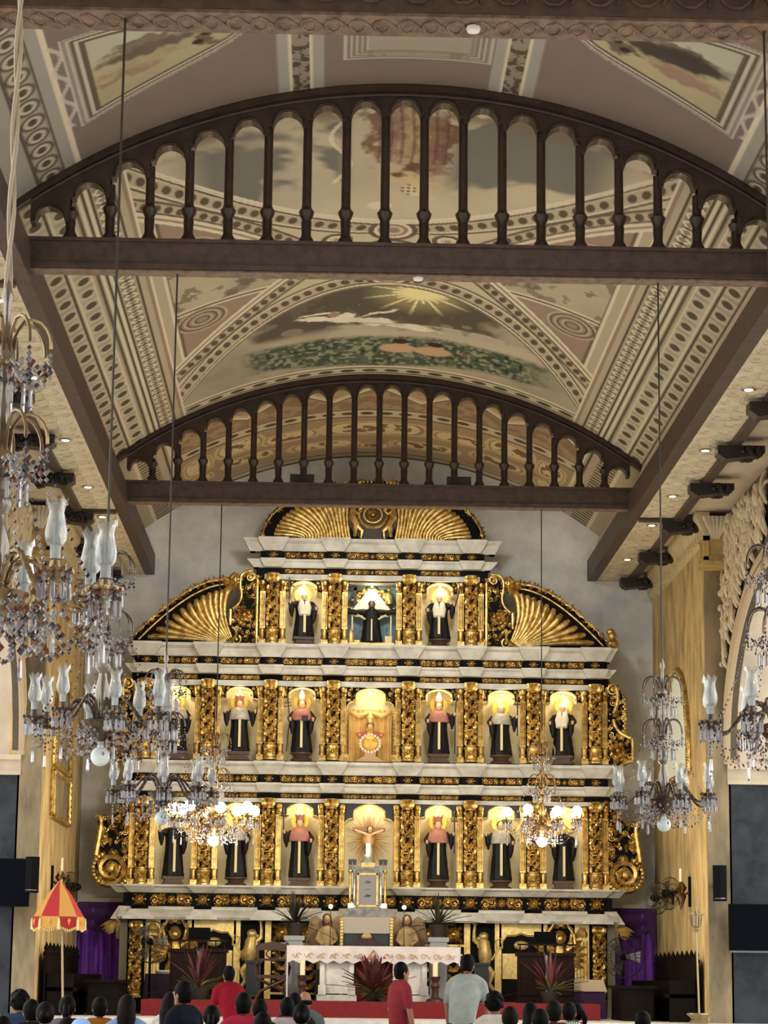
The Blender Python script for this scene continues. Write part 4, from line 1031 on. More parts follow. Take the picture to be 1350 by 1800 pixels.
def statue(tier, i, label, cape=None, head='bare', staff=None, halo=True, arms=(ARM_HOLD, ARM_HOLD), hk=1., beard=False, veil=None, orph=True, book=False, turn=0., base='box'):
    cx, z0, z1 = NICHES[tier, i]
    hp = .16; H = (z1-z0)*.83*hk-hp
    t = thing('saint_statue', label, 'statue', (XC+cx, RY0+.1, z0), turn, 'saint statues in the altarpiece niches')
    if base == 'box': pb = MB().frus((-.2, .2, -.15, .15), 0, (-.17, .17, -.13, .13), .05).box(-.15, .15, -.11, .11, .05, .11).box(-.19, .19, -.14, .14, .11, hp)
    else: pb = MB().lathe([(.19, 0), (.2, .03), (.13, .07), (.16, .11), (.21, .13), (.2, hp)], 20, sy=.75)
    pb.obj('pedestal', WOODP, t, ang=30)
    key = (round(H, 2), str(arms))
    if key not in _robes: _robes[key] = remesh(robe_mb(H, arms), .016, 2); _robes[key].materials.append(HABIT)
    link('robe', _robes[key], t, (0, 0, hp))
    hz = hp+.90*H
    hd = MB().ball((0, -.02, hz), .068, 14, 10, (.92, 1, 1.25)); hd.ball((0, -.088, hz-.005), .014, 6, 5, (1, 1, 1.6)); hd.lathe([(.035, hz-.13), (.035, hz-.05)], 10)
    for s in (-1, 1): hd.ball((s*.064, -.01, hz), .014, 6, 5, (.6, 1, 1.6))
    hd.obj('head', FACE, t)
    ey = MB()
    for s in (-1, 1): ey.ball((s*.026, -.083, hz+.018), .009, 6, 5)
    ey.ball((0, -.085, hz-.038), .014, 6, 4, (1.2, .5, .35)); ey.obj('painted_features', HAIRD, t)
    for s in (-1, 1):
        e = arms[0 if s < 0 else 1][-1]; hnd = MB().ball((s*(e[0]+.01), e[1]-.04, hp+e[2]*H+.01), .032, 8, 6, (.8, 1, 1.2))
        for k in range(4): hnd.tube([(s*(e[0]-.01+.012*k), e[1]-.05, hp+e[2]*H+.02), (s*(e[0]-.008+.012*k), e[1]-.075, hp+e[2]*H+.035)], .007, 5)
        hnd.obj('hand', FACE, t)
    if veil:
        v = MB().lathe([(.135, hz-.24), (.115, hz-.14), (.088, hz-.02), (.086, hz+.06), (.05, hz+.105), (.005, hz+.115)], 16, (0, .018, 0), sy=.85); v.obj('veil', veil, t)
        MB().ball((0, -.045, hz-.005), .06, 12, 8, (.86, 1, 1.15)).obj('face', FACE, t)
        MB().tube([(-.05, -.075, hz-.10), (-.06, -.12, hz-.22), (-.045, -.15, hz-.36)], [.05, .07, .06], 8).tube([(.05, -.075, hz-.10), (.06, -.12, hz-.22), (.045, -.15, hz-.36)], [.05, .07, .06], 8).obj('wimple', WHITEV, t)
    else:
        hr = MB().ball((0, .005, hz+.02), .076, 12, 8, (1, 1, 1.1)); hr.obj('hair', HAIRD if not beard else GREYH, t)
        MB().ball((0, -.04, hz-.004), .062, 12, 8, (.9, 1, 1.2)).obj('face', FACE, t)
    if beard: MB().lathe([(.012, hz-.24), (.05, hz-.14), (.06, hz-.06), (.05, hz-.03)], 12, (0, -.055, 0), sy=.7).obj('beard', GREYH, t)
    if cape:
        c = MB().lathe([(.215, .60*H), (.225, .61*H), (.2, .70*H), (.165, .78*H), (.09, .84*H), (.05, .865*H)], 22, (0, 0, hp), sy=.82, mod=lambda a, z: 1+.04*math.cos(a*7)); c.obj('cape', cape, t)
    if orph: MB().box(-.022, .022, -.165, -.12, hp+.08, hp+.6*H).obj('orphrey', CORD, t)
    if head == 'mitre':
        m = MB().lathe([(.074, hz+.05), (.082, hz+.1), (.075, hz+.16), (.04, hz+.23), (.004, hz+.29)], 14, sy=.75); m.obj('mitre', PINKC if cape is PINKC else SILVERC, t)
    if head == 'crown':
        m = MB().lathe([(.07, hz+.05), (.074, hz+.09), (.09, hz+.15), (.08, hz+.15), (.065, hz+.09)], 14)
        for k in range(8): leaf_at = 2*PI*k/8; m.ball((.088*math.cos(leaf_at), .088*math.sin(leaf_at), hz+.165), .016, 6, 4, (1, 1, 1.6))
        m.obj('crown', PINKC, t)
    if halo:
        h_ = MB(); n = 20
        h_.prismy([((.145 if k % 2 else .17)*math.cos(2*PI*k/40), hz+.05+(.145 if k % 2 else .17)*math.sin(2*PI*k/40)) for k in range(40)], .1, .115); h_.obj('halo', HALO, t, ang=20)
    if staff:
        s, kind = staff; e = arms[0 if s < 0 else 1][-1]; x = s*(e[0]+.02); y = e[1]-.05; zh = hp+e[2]*H
        st = MB()
        if kind == 'cross':
            st.tube([(x, y, zh-.12), (x+s*.01, y, zh+.46)], .011, 6); st.tube([(x-.09, y, zh+.3), (x+.09, y, zh+.3)], .011, 6)
        elif kind == 'triple':
            st.tube([(x+s*.05, y, hp), (x, y, zh), (x-s*-.04, y, zh+.42)], .01, 6)
            for k, w in enumerate((.07, .05, .035)): st.tube([(x+s*.035-w, y, zh+.24+.06*k), (x+s*.035+w, y, zh+.26+.06*k)], .008, 5)
        elif kind == 'crozier':
            st.tube([(x, y, hp), (x, y, zh), (x+s*.03, y, zh+.42)], .011, 6)
            st.tube([(x+s*.03+.05*math.cos(a)*(1-.1*a)-.05*s, y, zh+.44+.05*math.sin(a)*(1-.1*a)) for a in np.linspace(0, 5.5, 14)], .009, 5)
        elif kind == 'sword': st.tube([(x, y, zh-.05), (x+s*.1, y, zh+.35)], [.018, .02], 6)
        elif kind == 'tallcross':
            st.tube([(x, y, zh-.35), (x, y, zh+.42)], .012, 6); st.tube([(x-.06, y, zh+.24), (x+.06, y, zh+.24)], .011, 6)
        st.obj('staff', DKWOOD, t)
    if book: MB().box(-.0, .12, -.24, -.2, hp+.58*H, hp+.68*H).obj('book', DKWOOD, t)
    return t
statue('top', 2, 'nun statue in black habit holding a dark cross, left niche of the top tier', veil=WHITEV, staff=(-1, 'cross'), arms=(ARM_UP, ARM_HOLD), turn=.15)
statue('top', 4, 'nun statue in black habit with white wimple, right niche of the top tier', veil=WHITEV, staff=(1, 'sword'), arms=(ARM_HOLD, ARM_UP), turn=-.1, base='round')
statue('mid', 0, 'black robed statue in the far left niche of the middle tier', cape=SILVERC, arms=(ARM_HOLD, ARM_HOLD), turn=.3)
statue('mid', 1, 'crowned statue with silver cape, staff and raised sword in the middle tier', cape=SILVERC, head='crown', staff=(1, 'sword'), arms=(ARM_UP, ARM_UP), turn=.1)
statue('mid', 2, 'mitred bishop statue holding a triple-barred cross staff, middle tier', cape=PINKC, head='mitre', staff=(-1, 'triple'), arms=(ARM_HOLD, ARM_HOLD), book=True, base='round')
statue('mid', 4, 'mitred bishop statue holding a curled crozier, middle tier', cape=PINKC, head='mitre', staff=(1, 'crozier'), arms=(ARM_HOLD, ARM_UP))
statue('mid', 5, 'bearded grey-haired statue with silver cape and thin cross, middle tier', cape=SILVERC, beard=True, staff=(1, 'tallcross'), arms=(ARM_HOLD, ARM_UP), base='round', hk=.96)
statue('mid', 6, 'white-veiled nun statue with a large gilt halo at the far right of the middle tier', veil=WHITEV, arms=(ARM_HOLD, ARM_HOLD), turn=-.25)
statue('low', 0, 'black robed statue in the far left niche of the lower tier', arms=(ARM_UP, ARM_HOLD), turn=.2, halo=False, head='bare')
statue('low', 1, 'black robed statue behind the left lit chandelier in the lower tier', cape=SILVERC, arms=(ARM_HOLD, ARM_HOLD), base='round')
statue('low', 2, 'crowned statue in rose cape raising a small cross, lower tier left of the crucifix', cape=PINKC, head='crown', staff=(-1, 'cross'), arms=(ARM_UP, ARM_HOLD))
statue('low', 4, 'crowned statue in rose cape beside a tall thin cross, lower tier right of the crucifix', cape=PINKC, head='crown', staff=(1, 'tallcross'), arms=(ARM_HOLD, ARM_UP), base='round')
statue('low', 5, 'black robed statue with silver cape left of the right lit chandelier, lower tier', cape=SILVERC, arms=(ARM_UP, ARM_HOLD), base='round')
statue('low', 6, 'black robed statue in the far right niche of the lower tier', arms=(ARM_HOLD, ARM_HOLD), hk=.95)
# central group of the top tier: saint with outstretched cloak under gilt clouds
cx, z0, z1 = NICHES['top', 3]
t = thing('saint_statue', 'black robed saint statue spreading a pale cloak under gilt clouds, centre of the top tier', 'statue', (XC+cx, RY0+.1, z0), 0, 'saint statues in the altarpiece niches')
MB().box(-.42, .42, -.1, .2, 0, .07).obj('gilt_plinth', GOLDP, t)
rb = robe_mb(.78, (ARM_OPEN, ARM_OPEN), 1.0)
_m = remesh(rb, .016, 2); _m.materials.append(HABIT); link('robe', _m, t, (0, 0, .07))
MB().ball((0, -.05, .77), .062, 12, 8, (.9, 1, 1.2)).obj('head', mat('dark_carved_face', (120, 88, 66), .5), t); MB().ball((0, -.03, .80), .068, 12, 8).obj('hair', HAIRD, t)
bd = MB().lathe([(.01, .56), (.05, .64), (.055, .74)], 10, (0, -.07, 0)); bd.obj('beard', HAIRD, t)
for s in (-1, 1): MB().ball((s*.43, -.06, .68), .035, 8, 6, (1.5, 1, .7)).obj('hand', HAIRD, t)
ck = MB().prismy([(-.40, .66), (-.05, 1.10), (.05, 1.10), (.40, .66), (.30, .58), (-.30, .58)], .1, .13); ck.obj('cloak', WHITEV, t)
bo = MB()
for s in (-1, 1):
    bo.tube([(s*.36, -.02, .66), (s*.22, -.12, .56), (s*.12, -.15, .50)], .016, 6); bo.tube([(s*.36, -.02, .66), (s*.36, -.02, .2)], .016, 6)
bo.tube([(0, -.17, .5), (0, -.17, .1)], .016, 6); bo.obj('orphrey', CORD, t)
cl = MB(); rnd = random.Random(5)
for k in range(60):
    a = rnd.uniform(-.1, PI+.1); r = rnd.uniform(.25, .44); cl.ball((r*1.0*math.cos(a), .2, .72+.42*math.sin(a)*(.8+.2*rnd.random())), rnd.uniform(.03, .06), 6, 5)
cl.obj('gilt_cloud', GOLD, t)
MB().box(-.34, -.28, .12, .15, .82, 1.18).box(-.44, -.16, .12, .15, 1.08, 1.13).obj('cross', DKWOOD, t)
fg = MB().lathe([(.07, .72), (.08, .78), (.05, .9), (.03, .95)], 10, (.32, .1, .1)); fg.ball((.32, .1, 1.1), .04, 8, 6); fg.obj('seated_figure', GOLD, t)
MB().lathe([(.09, .07), (.06, .16), (.07, .22), (.02, .33)], 10, (-.38, -.02, 0)).box(-.46, -.22, -.06, .08, .03, .12).obj('gilt_ornament', GOLDP, t)
MB().box(.25, .38, -.06, .02, .07, .2).obj('book', CORD, t)
# centre of the middle tier: small child image before gold curtains
cx, z0, z1 = NICHES['mid', 3]
GOLDC = mat('gold_satin_curtain', (236, 200, 128), .4, .15, noise=.2, nscale=6)
cu = MB(); nx = 60; vs = []
for zz in (0, .98):
    for k in range(nx): x = -.40+.8*k/(nx-1); vs.append((x, .0+.022*math.sin(x*70)+.012*math.sin(x*27+1), zz))
cu.add(vs, [(k, k+1, nx+k+1, nx+k) for k in range(nx-1)])
c = cu.obj('gold_curtain', GOLDC, None, (XC+cx, RY0+.33, z0+.01)); tag(c, 'pleated gold satin curtain behind the small child image in the middle tier', 'curtain')
sw = MB()
for s in (-1, 1): sw.tube([(s*.38, -.04, .95), (s*.2, -.05, .86), (0, -.05, .93)], [.03, .055, .03], 8)
sw.obj('swag', GOLDC, c)
t = thing('child_image', 'small golden child image in wide embroidered cape before the gold curtain', 'statue', (XC+cx, RY0+.14, z0))
MB().box(-.1, .1, -.08, .08, 0, .2).frus((-.28, .28, -.14, .14), 0, (-.12, .12, -.1, .1), .1).obj('stand', mat('tan_stand', (196, 160, 112), .5), t)
MB().lathe([(.10, .2), (.15, .24), (.19, .34), (.17, .46), (.09, .56), (.05, .6)], 20, sy=.6, mod=lambda a, z: 1+.05*math.cos(9*a)).obj('robe', mat('gold_brocade', (240, 200, 96), .4, .4, noise=.4, nscale=25, rgb2=(206, 150, 60)), t)
rf = MB()
for k in range(18): a = 2*PI*k/18; rf.ball((.18*math.cos(a), -.09, .34+.16*math.sin(a)), .03, 7, 5)
rf.obj('ruffle', WHITEV, t)
cp = MB()
for s in (-1, 1): MB().prismy([(s*.06, .58), (s*.27, .52), (s*.22, .44), (s*.08, .46)][::s], -.1, -.04).obj('cape_wing', mat('rust_velvet', (176, 92, 62), .7), t)
for s in (-1, 1): MB().ball((s*.2, -.08, .5), .03, 7, 5).obj('hand', FACE, t)
MB().ball((0, -.03, .66), .055, 12, 8, (1, 1, 1.15)).obj('head', FACE, t); MB().ball((0, 0, .68), .075, 12, 8).obj('hair', mat('auburn_hair', (140, 84, 48), .6), t)
MB().lathe([(.055, .72), (.07, .76), (.08, .82), (.03, .9), (.012, .93)], 12).ball((0, 0, .95), .018, 6, 5).box(-.03, .03, -.005, .005, .975, .985).box(-.006, .006, -.005, .005, .95, 1.02).obj('crown', GOLDP, t)
for s in (-1, 1):
    r = MB(); r.tube([(XC+cx+s*.46, RY0-.03+.0, z0+.1+.0), (XC+cx+s*.46, RY0-.03, z0+.95)], .028, 8)
    for k in range(12): r.tube([(XC+cx+s*.46+.034*math.cos(a), RY0-.03+.034*math.sin(a), z0+.12+k*.07+.05*(a+PI)/(2*PI)) for a in np.linspace(-PI, 0, 6)], .013, 5)
    for v in range(len(r.v)): pass
    r.v = [(x-XC, y-RY0, z) for x, y, z in r.v]; r.box(s*.46-.07, s*.46+.07, -.1, .02, z0, z0+.12)
    RP('rope_colonnette', r, GOLD)
# centre of the lower tier: crucifix on a sunburst
cx, z0, z1 = NICHES['low', 3]
t = thing('crucifix', 'wooden crucifix with carved figure on a golden sunburst in the lower centre niche', 'crucifix', (XC+cx, RY0+.12, z0))
sb = MB(); rnd = random.Random(8)
for k in range(44):
    a = 2*PI*k/44; r1 = (.44 if k % 2 else .34)+.02*rnd.random(); w = .013
    e = np.array((r1*math.cos(a), (r1*1.45 if math.sin(a) < 0 else r1*1.15)*math.sin(a))); d = np.array((-math.sin(a), math.cos(a)))*w
    sb.add([(.1*math.cos(a)-d[0], .1, .88+.1*math.sin(a)-d[1]), (.1*math.cos(a)+d[0], .1, .88+.1*math.sin(a)+d[1]), (e[0], .1, .88+e[1]), (.5*e[0], .05, .88+.5*e[1])], [(0, 3, 2), (3, 1, 2), (0, 1, 3), (1, 0, 2)])
sb.ball((0, .1, .88), .13, 12, 6, (1, .3, 1.2))
sb.obj('sunburst', mat('bronze_gilt_ray', (186, 144, 84), .4, .5), t)
MB().box(-.035, .035, .02, .06, .35, 1.35).box(-.30, .30, .02, .06, 1.02, 1.09).obj('cross', mat('red_brown_cross', (150, 104, 74), .5), t)
fg = MB(); fg.tube([(0, -.01, .98), (.0, -.02, .85), (.01, -.02, .72), (.015, -.03, .6), (.0, -.02, .45), (0, 0, .33)], [.05, .065, .05, .055, .04, .025], 10)
for s in (-1, 1): fg.tube([(s*.05, -.01, .97), (s*.15, -.01, 1.0), (s*.27, 0, 1.05)], [.03, .024, .018], 8)
_m = remesh(fg, .012, 2); _m.materials.append(FACE); link('figure', _m, t)
MB().ball((.02, -.04, 1.05), .05, 10, 8, (.9, 1, 1.2)).obj('head', FACE, t); MB().ball((.02, -.02, 1.07), .054, 10, 8).obj('hair', HAIRD, t)
MB().lathe([(.06, .62), (.075, .68), (.06, .74)], 10, (.01, -.02, 0), sy=.8).obj('loincloth', GOLDP, t)
# ================================================================== chandeliers
CRY = mat('clear_crystal', (178, 178, 186), .06, 0, trans=.7, spec=.9); AMB = mat('amber_crystal', (112, 62, 46), .1, 0, trans=.3); INK = mat('dark_crystal', (40, 36, 52), .08, 0, spec=.8)
GLASS = mat('etched_lamp_glass', (176, 186, 194), .15, 0, trans=.5, alpha=.5); CANDLE = mat('white_candle_sleeve', (158, 166, 174), .4); STEMG = mat('smoked_glass_stem', (128, 122, 114), .15, .5)
OPAL = mat('opal_bulb', (206, 222, 228), .3); LITG = mat('lit_globe', (255, 244, 214), .3, emit=(255, 236, 190), estr=30)
BMATS = [CRY, AMB, INK]
BS = [1.]
def strand(b, pts, r, rnd, w=(.6, .18, .22)):
    r = r*BS[0]
    for p in pts: b.cm = 0 if rnd.random() < w[0] else (1 if rnd.random() < w[1]/(w[1]+w[2]) else 2); b.bead(p, r*rnd.uniform(.75, 1.2))
    b.cm = 0
def sag(p, q, d, n): return [tuple(np.array(p)*(1-t)+np.array(q)*t-np.array((0, 0, d*4*t*(1-t)))) for t in np.linspace(0, 1, n)]
def rope(b, pts, r, twist=3.):
    P = []; n = len(pts)
    for i in range(n-1):
        for t in (0, .5): P.append(np.array(pts[i])*(1-t)+np.array(pts[i+1])*t)
    P.append(np.array(pts[-1]))
    b.tube(P, r*.72, 6)
    for k in range(2):
        b.tube([p+np.array((0, math.cos(i*1.1+k*PI), math.sin(i*1.1+k*PI)))*r*.45 for i, p in enumerate(P)], r*.6, 5)
def smooth(pts, n=4):
    out = []; P = [np.array(p, float) for p in pts]; P = [P[0]]+P+[P[-1]]
    for i in range(1, len(P)-2):
        for k in range(n):
            t = k/n; a, b, c, d = P[i-1:i+3]
            out.append(tuple(.5*((2*b)+(-a+c)*t+(2*a-5*b+4*c-d)*t*t+(-a+3*b-3*c+d)*t**3)))
    return out+[tuple(P[-2])]
def chand_meshes(lit, metal):
    rnd = random.Random(3 if lit else 4); M = {}
    st = MB().lathe([(.02, -.12), (.05, -.08), (.12, -.03), (.14, 0), (.05, .03), (.035, .08), (.05, .14), (.06, .24), (.035, .34), (.03, .38), (.06, .42), (.06, .46), (.03, .5), (.05, .56), (.055, .66), (.03, .72), (.04, .78), (.035, .9), (.025, .98), (.045, 1.08), (.05, 1.16), (.02, 1.24), (.015, 1.4), (.03, 1.44), (.01, 1.52)], 12)
    M['stem'] = st.mesh('stem', STEMG if not lit else BRASS)
    hub = MB().lathe([(.02, -.15), (.06, -.11), (.14, -.02), (.16, .01), (.06, .04)], 14); M['hub'] = hub.mesh('hub', metal)
    # crown of drooping sprays
    cr = MB(); tips = []
    R = .22
    for k in range(8):
        a = 2*PI*k/8; c, s = math.cos(a), math.sin(a)
        pts = smooth([(.02, 0), (.035, .1), (.09, .2), (.17, .19), (.215, .12), (.22, .06)], 2)
        cr.tube([(x*c, x*s, z) for x, z in pts], .009, 5); tips.append((R*c, R*s, .05))
        cr.tube([(.03*c, .03*s, -.02), (.05*c, .05*s, .12)], [.012, .006], 5)
    cr.lathe([(.03, -.04), (.06, -.02), (.05, .02), (.02, .06)], 10)
    M['crown'] = cr.mesh('crown', metal)
    bd = MB()
    for k, (x, y, z) in enumerate(tips):
        strand(bd, [(x, y, z-.02-.028*i) for i in range(5)], .011, rnd)
        nx = tips[(k+1) % 8]; strand(bd, sag((x, y, z-.05), (nx[0], nx[1], nx[2]-.05), .05, 6), .010, rnd)
        strand(bd, sag((x, y, z-.08), (x*.3, y*.3, -.1), .06, 6), .010, rnd)
    for k in range(16):
        a = 2*PI*k/16; r = .12+.05*(k % 2); x, y = r*math.cos(a), r*math.sin(a)
        strand(bd, [(x+rnd.uniform(-.02, .02), y, -.03-.025*i) for i in range(3)], .013, rnd)
    M['crown_beads'] = bd.mesh('bead_strands', BMATS, False)
    pr = MB()
    for k in range(12):
        a = 2*PI*k/12; x, y = .13*math.cos(a), .13*math.sin(a); z = -.12
        pr.lathe([(.003, z-.11), (.011, z-.1), (.009, z-.01), (.002, z)], 5, (x, y, 0))
    M['crown_prisms'] = pr.mesh('prism_fringe', CRY, False)
    # main arm
    ar = MB(); path = smooth([(.05, 0, .02), (.1, 0, .14), (.2, 0, .16), (.3, 0, .05), (.38, 0, -.04), (.46, 0, -.05), (.52, 0, .0)], 4)
    if lit: path = smooth([(.05, 0, .02), (.12, 0, .16), (.24, 0, .18), (.36, 0, .02), (.47, 0, -.08), (.56, 0, -.04), (.58, 0, .06)], 4)
    rope(ar, path, .016); M['arm'] = ar.mesh('arm', metal); tip = path[-1]; M['tip'] = tip
    bo = MB().lathe([(.012, -.03), (.03, 0), (.075, .02), (.08, .03), (.03, .03), (.022, .07), (.03, .075), (.01, .08)], 12); 
    for k in range(10): a = 2*PI*k/10; bo.ball((.078*math.cos(a), .078*math.sin(a), .025), .014, 5, 4)
    M['bobeche'] = bo.mesh('bobeche', metal)
    fr = MB()
    for k in range(10):
        a = 2*PI*k/10; x, y = .07*math.cos(a), .07*math.sin(a); fr.cm = 0; strand(fr, [(x, y, .0), (x, y, -.022)], .011, rnd, (.4, .3, .3)); fr.cm = 0
        fr.lathe([(.003, -.115), (.012, -.105), (.01, -.04), (.003, -.03)], 5, (x, y, 0))
    M['fringe'] = fr.mesh('prism_fringe', BMATS, False)
    if lit:
        M['shade'] = MB().ball((0, 0, .145), .078, 14, 10).mesh('globe_bulb', LITG); M['sleeve'] = MB().lathe([(.02, .06), (.024, .1), (.02, .11)], 8).mesh('candle_sleeve', BRASS)
    else:
        sh = MB(); n = 14; prof = [(.03, .135), (.048, .16), (.052, .2), (.042, .25), (.034, .29), (.042, .325), (.052, .345)]; vs = []
        for i, (r, z) in enumerate(prof):
            for j in range(n): a = 2*PI*j/n; zz = z+(.018*math.cos(a*7) if i == len(prof)-1 else 0); vs.append((r*math.cos(a), r*math.sin(a), zz))
        sh.add(vs, [(i*n+j, i*n+(j+1) % n, (i+1)*n+(j+1) % n, (i+1)*n+j) for i in range(len(prof)-1) for j in range(n)])
        M['shade'] = sh.mesh('hurricane_shade', GLASS); M['sleeve'] = MB().lathe([(.024, .07), (.026, .14), (.03, .145), (.01, .15), (.012, .23), (.003, .26)], 10).mesh('candle_sleeve', CANDLE)
    # swags: arm to arm, crown to arm, below hub
    sw = MB(); n = 8
    P = lambda k, r, z: (r*math.cos(2*PI*k/n), r*math.sin(2*PI*k/n), z)
    for k in range(n):
        strand(sw, sag(P(k, tip[0], tip[2]-.02), P(k+1, tip[0], tip[2]-.02), .17, 12), .0095, rnd, (.35, .3, .35))
        strand(sw, sag(P(k, tip[0]-.02, tip[2]-.05), P(k+.5, .12, -.1), .2, 12), .0095, rnd, (.35, .3, .35))
        strand(sw, [(tip[0]*math.cos(2*PI*k/n), tip[0]*math.sin(2*PI*k/n), tip[2]-.08-.03*i) for i in range(5)], .011, rnd)
        strand(sw, sag(P(k, .22, .72), P(k, tip[0]*.9, .05), .1, 16), .0085, rnd, (.35, .3, .35))
        for q in range(9):
            a = rnd.uniform(0, 6.3); r = rnd.uniform(.1, .36); strand(sw, [(r*math.cos(a), r*math.sin(a), rnd.uniform(-.22, -.02)-.03*i) for i in range(3)], .013, rnd)
        sw.lathe([(.003, tip[2]-.34), (.013, tip[2]-.32), (.01, tip[2]-.24), (.003, tip[2]-.22)], 5, P(k, tip[0], 0))
    M['swags'] = sw.mesh('bead_swags', BMATS, False)
    lb = MB().lathe([(.022, -.18), (.024, -.13), (.03, -.12)], 10); M['socket'] = lb.mesh('bulb_socket', CANDLE)
    b2 = MB().ball((0, 0, -.26), .075, 16, 10); b2.lathe([(.03, -.2), (.022, -.175)], 12); M['bulb'] = (b2 if not lit else MB().ball((0, 0, -.235), .075, 14, 10)).mesh('bottom_bulb', OPAL if not lit else LITG)
    return M
CM = {0: chand_meshes(False, PEWTER), 1: chand_meshes(True, BRASS), }
BS[0] = 1.35
CM[2] = chand_meshes(False, mat('gilt_rope_metal', (142, 122, 94), .3, .8))
def chandelier(pos, lit, label, rz, sc=1., ztop=9.1, cord=.01, arm_metal=None):
    M = CM[lit]
    t = thing('crystal_chandelier', label, 'chandelier', pos, rz, 'crystal chandeliers hung from the tie beams')
    t.scale = (sc, sc, sc)
    link('stem', M['stem'], t); link('hub', M['hub'], t)
    for z in ((1.02, .56) if lit != 1 else (1.0, .5)):
        c = link('crown', M['crown'], t, (0, 0, z+.1)); b = link('bead_strands', M['crown_beads'], c); b['kind'] = 'stuff'; p = link('prism_fringe', M['crown_prisms'], c); p['kind'] = 'stuff'
    for k in range(8):
        a = 2*PI*k/8
        lift = .0 if k % 2 == 0 else .09
        ar = link('arm', M['arm'], t, (0, 0, lift*.3), (0, 0, a)); tip = M['tip']
        link('bobeche', M['bobeche'], ar, tip); link('shade' if lit != 1 else 'globe_bulb', M['shade'], ar, tip); link('candle_sleeve', M['sleeve'], ar, tip)
        f = link('prism_fringe', M['fringe'], ar, tip); f['kind'] = 'stuff'
    s = link('bead_swags', M['swags'], t); s['kind'] = 'stuff'
    if lit != 2: link('bulb_socket', M['socket'], t); link('bottom_bulb', M['bulb'], t)
    if lit == 1: lamp('chandelier_glow', 'POINT', (0, 0, -.42), 70, (1, .86, .62), .12, t)
    L = (ztop-pos[2])/sc
    cd = MB()
    if cord < .02: cd.tube([(0, 0, 1.5), (0, 0, L)], cord/sc, 6)
    else:
        for k in range(2): cd.tube([(.012*math.cos(i*.8+k*PI), .012*math.sin(i*.8+k*PI), 1.45+i*(L-1.45)/40) for i in range(41)], .011, 5)
    cd.obj('hanging_rod', mat('dark_rod', (58, 52, 48), .5, .3) if cord < .02 else mat('pale_rope', (168, 158, 142), .8), t)
    return t
CHB = chandelier((-1.756, 18.4, 3.33), 0, 'unlit crystal chandelier with white bottom bulb, second from the left edge', .28)
chandelier((-1.772, 25.62, 3.34), 0, 'unlit crystal chandelier overlapping the left edge of the altarpiece', .1)
chandelier((-1.84, 38.72, 3.85), 1, 'lit crystal chandelier with round glowing globes left of the crucifix', .2, 1.12)
chandelier((3.43, 38.72, 3.88), 1, 'lit crystal chandelier with round glowing globes right of the crucifix', .33, 1.04)
chandelier((3.574, 25.62, 3.34), 0, 'unlit crystal chandelier hanging before the right ochre wall', .2)
chandelier((3.46, 18.4, 3.36), 0, 'unlit crystal chandelier cut off by the right edge of the picture', .25, 1.08)
chandelier((-1.76, 12.4, 3.36), 2, 'nearest and largest crystal chandelier with gilt rope arms, cut off at the left edge', -.12, 1.12, 9.6, .03)
# ================================================================== sanctuary furniture
CLOTH = mat('white_altar_cloth', (206, 198, 200), .8, noise=.12, nscale=6)
EMB = mat('gold_embroidery', (196, 160, 112), .6); REDE = mat('red_embroidery', (170, 40, 50), .6)
# ---- altar table
t = thing('altar_table', 'white marble altar table with pilastered legs in front of the altarpiece', 'altar', (.80, 41.7, ZP2))
MB().box(-1.4, 1.4, -.36, .36, .82, .9).obj('table_slab', WHITE, t)
for s in (-1, 1):
    b = MB().box(-.26, .26, -.25, .25, .12, .82); b.box(-.34, .34, -.3, .3, 0, .1)
    l = b.obj('leg', WHITE, t, (s*.62, 0, 0))
    for q in (-1, 1): MB().box(-.04, .04, -.31, -.2, .1, .78).box(-.065, .065, -.33, -.2, .1, .26).obj('pilaster', WHITE, l, (q*.25, 0, 0))
MB().box(-.36, .36, .0, .3, 0, .82).obj('back_panel', RED, t)
c = thing('altar_cloth', 'white altar cloth with scalloped gold-embroidered edge draped over the altar', 'altar cloth', (.80, 41.7, ZP2+.9))
MB().box(-1.47, 1.47, -.4, .4, .0, .015).obj('cloth_top', CLOTH, c)
n = 100; vs = []; W = 1.46
for j, zz in enumerate((.012, -.12, -.24)):
    for k in range(n+1):
        x = -W+2*W*k/n; z = zz
        if j == 2: z = -.285+.055*abs(((x*4.4) % 1)-.5)*2
        vs.append((x, -.405-.008*j*(1+math.sin(x*9)), z))
MB().add(vs, [(j*(n+1)+k, (j+1)*(n+1)+k, (j+1)*(n+1)+k+1, j*(n+1)+k+1) for j in range(2) for k in range(n)]).obj('front_drop', CLOTH, c)
for s in (-1, 1):
    MB().prismx([(-.41, .01), (-.41, -.86 if s < 0 else -.3), (.4, -.86 if s < 0 else -.3), (.4, .01)], s*1.45, s*1.475).obj('side_drop', CLOTH, c)
e = MB()
for s in (-1, 1):
    for k in range(6):
        x = s*(.22+.21*k); e.tube([(x+s*.1*i/8, -.428, -.16+.035*math.sin(i*1.1+k)) for i in range(10)], .006, 4); e.tube([(x+.04*math.cos(a), -.43, -.15+.04*math.sin(a)) for a in np.linspace(0, 5, 9)], .006, 4)
e.obj('embroidery', EMB, c)
e = MB(); e.tube([(-.1, -.43, -.19), (.1, -.43, -.19), (0, -.43, -.05), (-.1, -.43, -.19)], .012, 4); e.box(-.08, .08, -.432, -.425, -.17, -.14); e.obj('central_emblem', mat('copper_embroidery', (176, 120, 84), .6), c)
for s in (-1, 1): MB().ball((s*.18, -.43, -.175), .02, 8, 6, (1, .4, 1.3)).obj('red_flower', REDE, c)
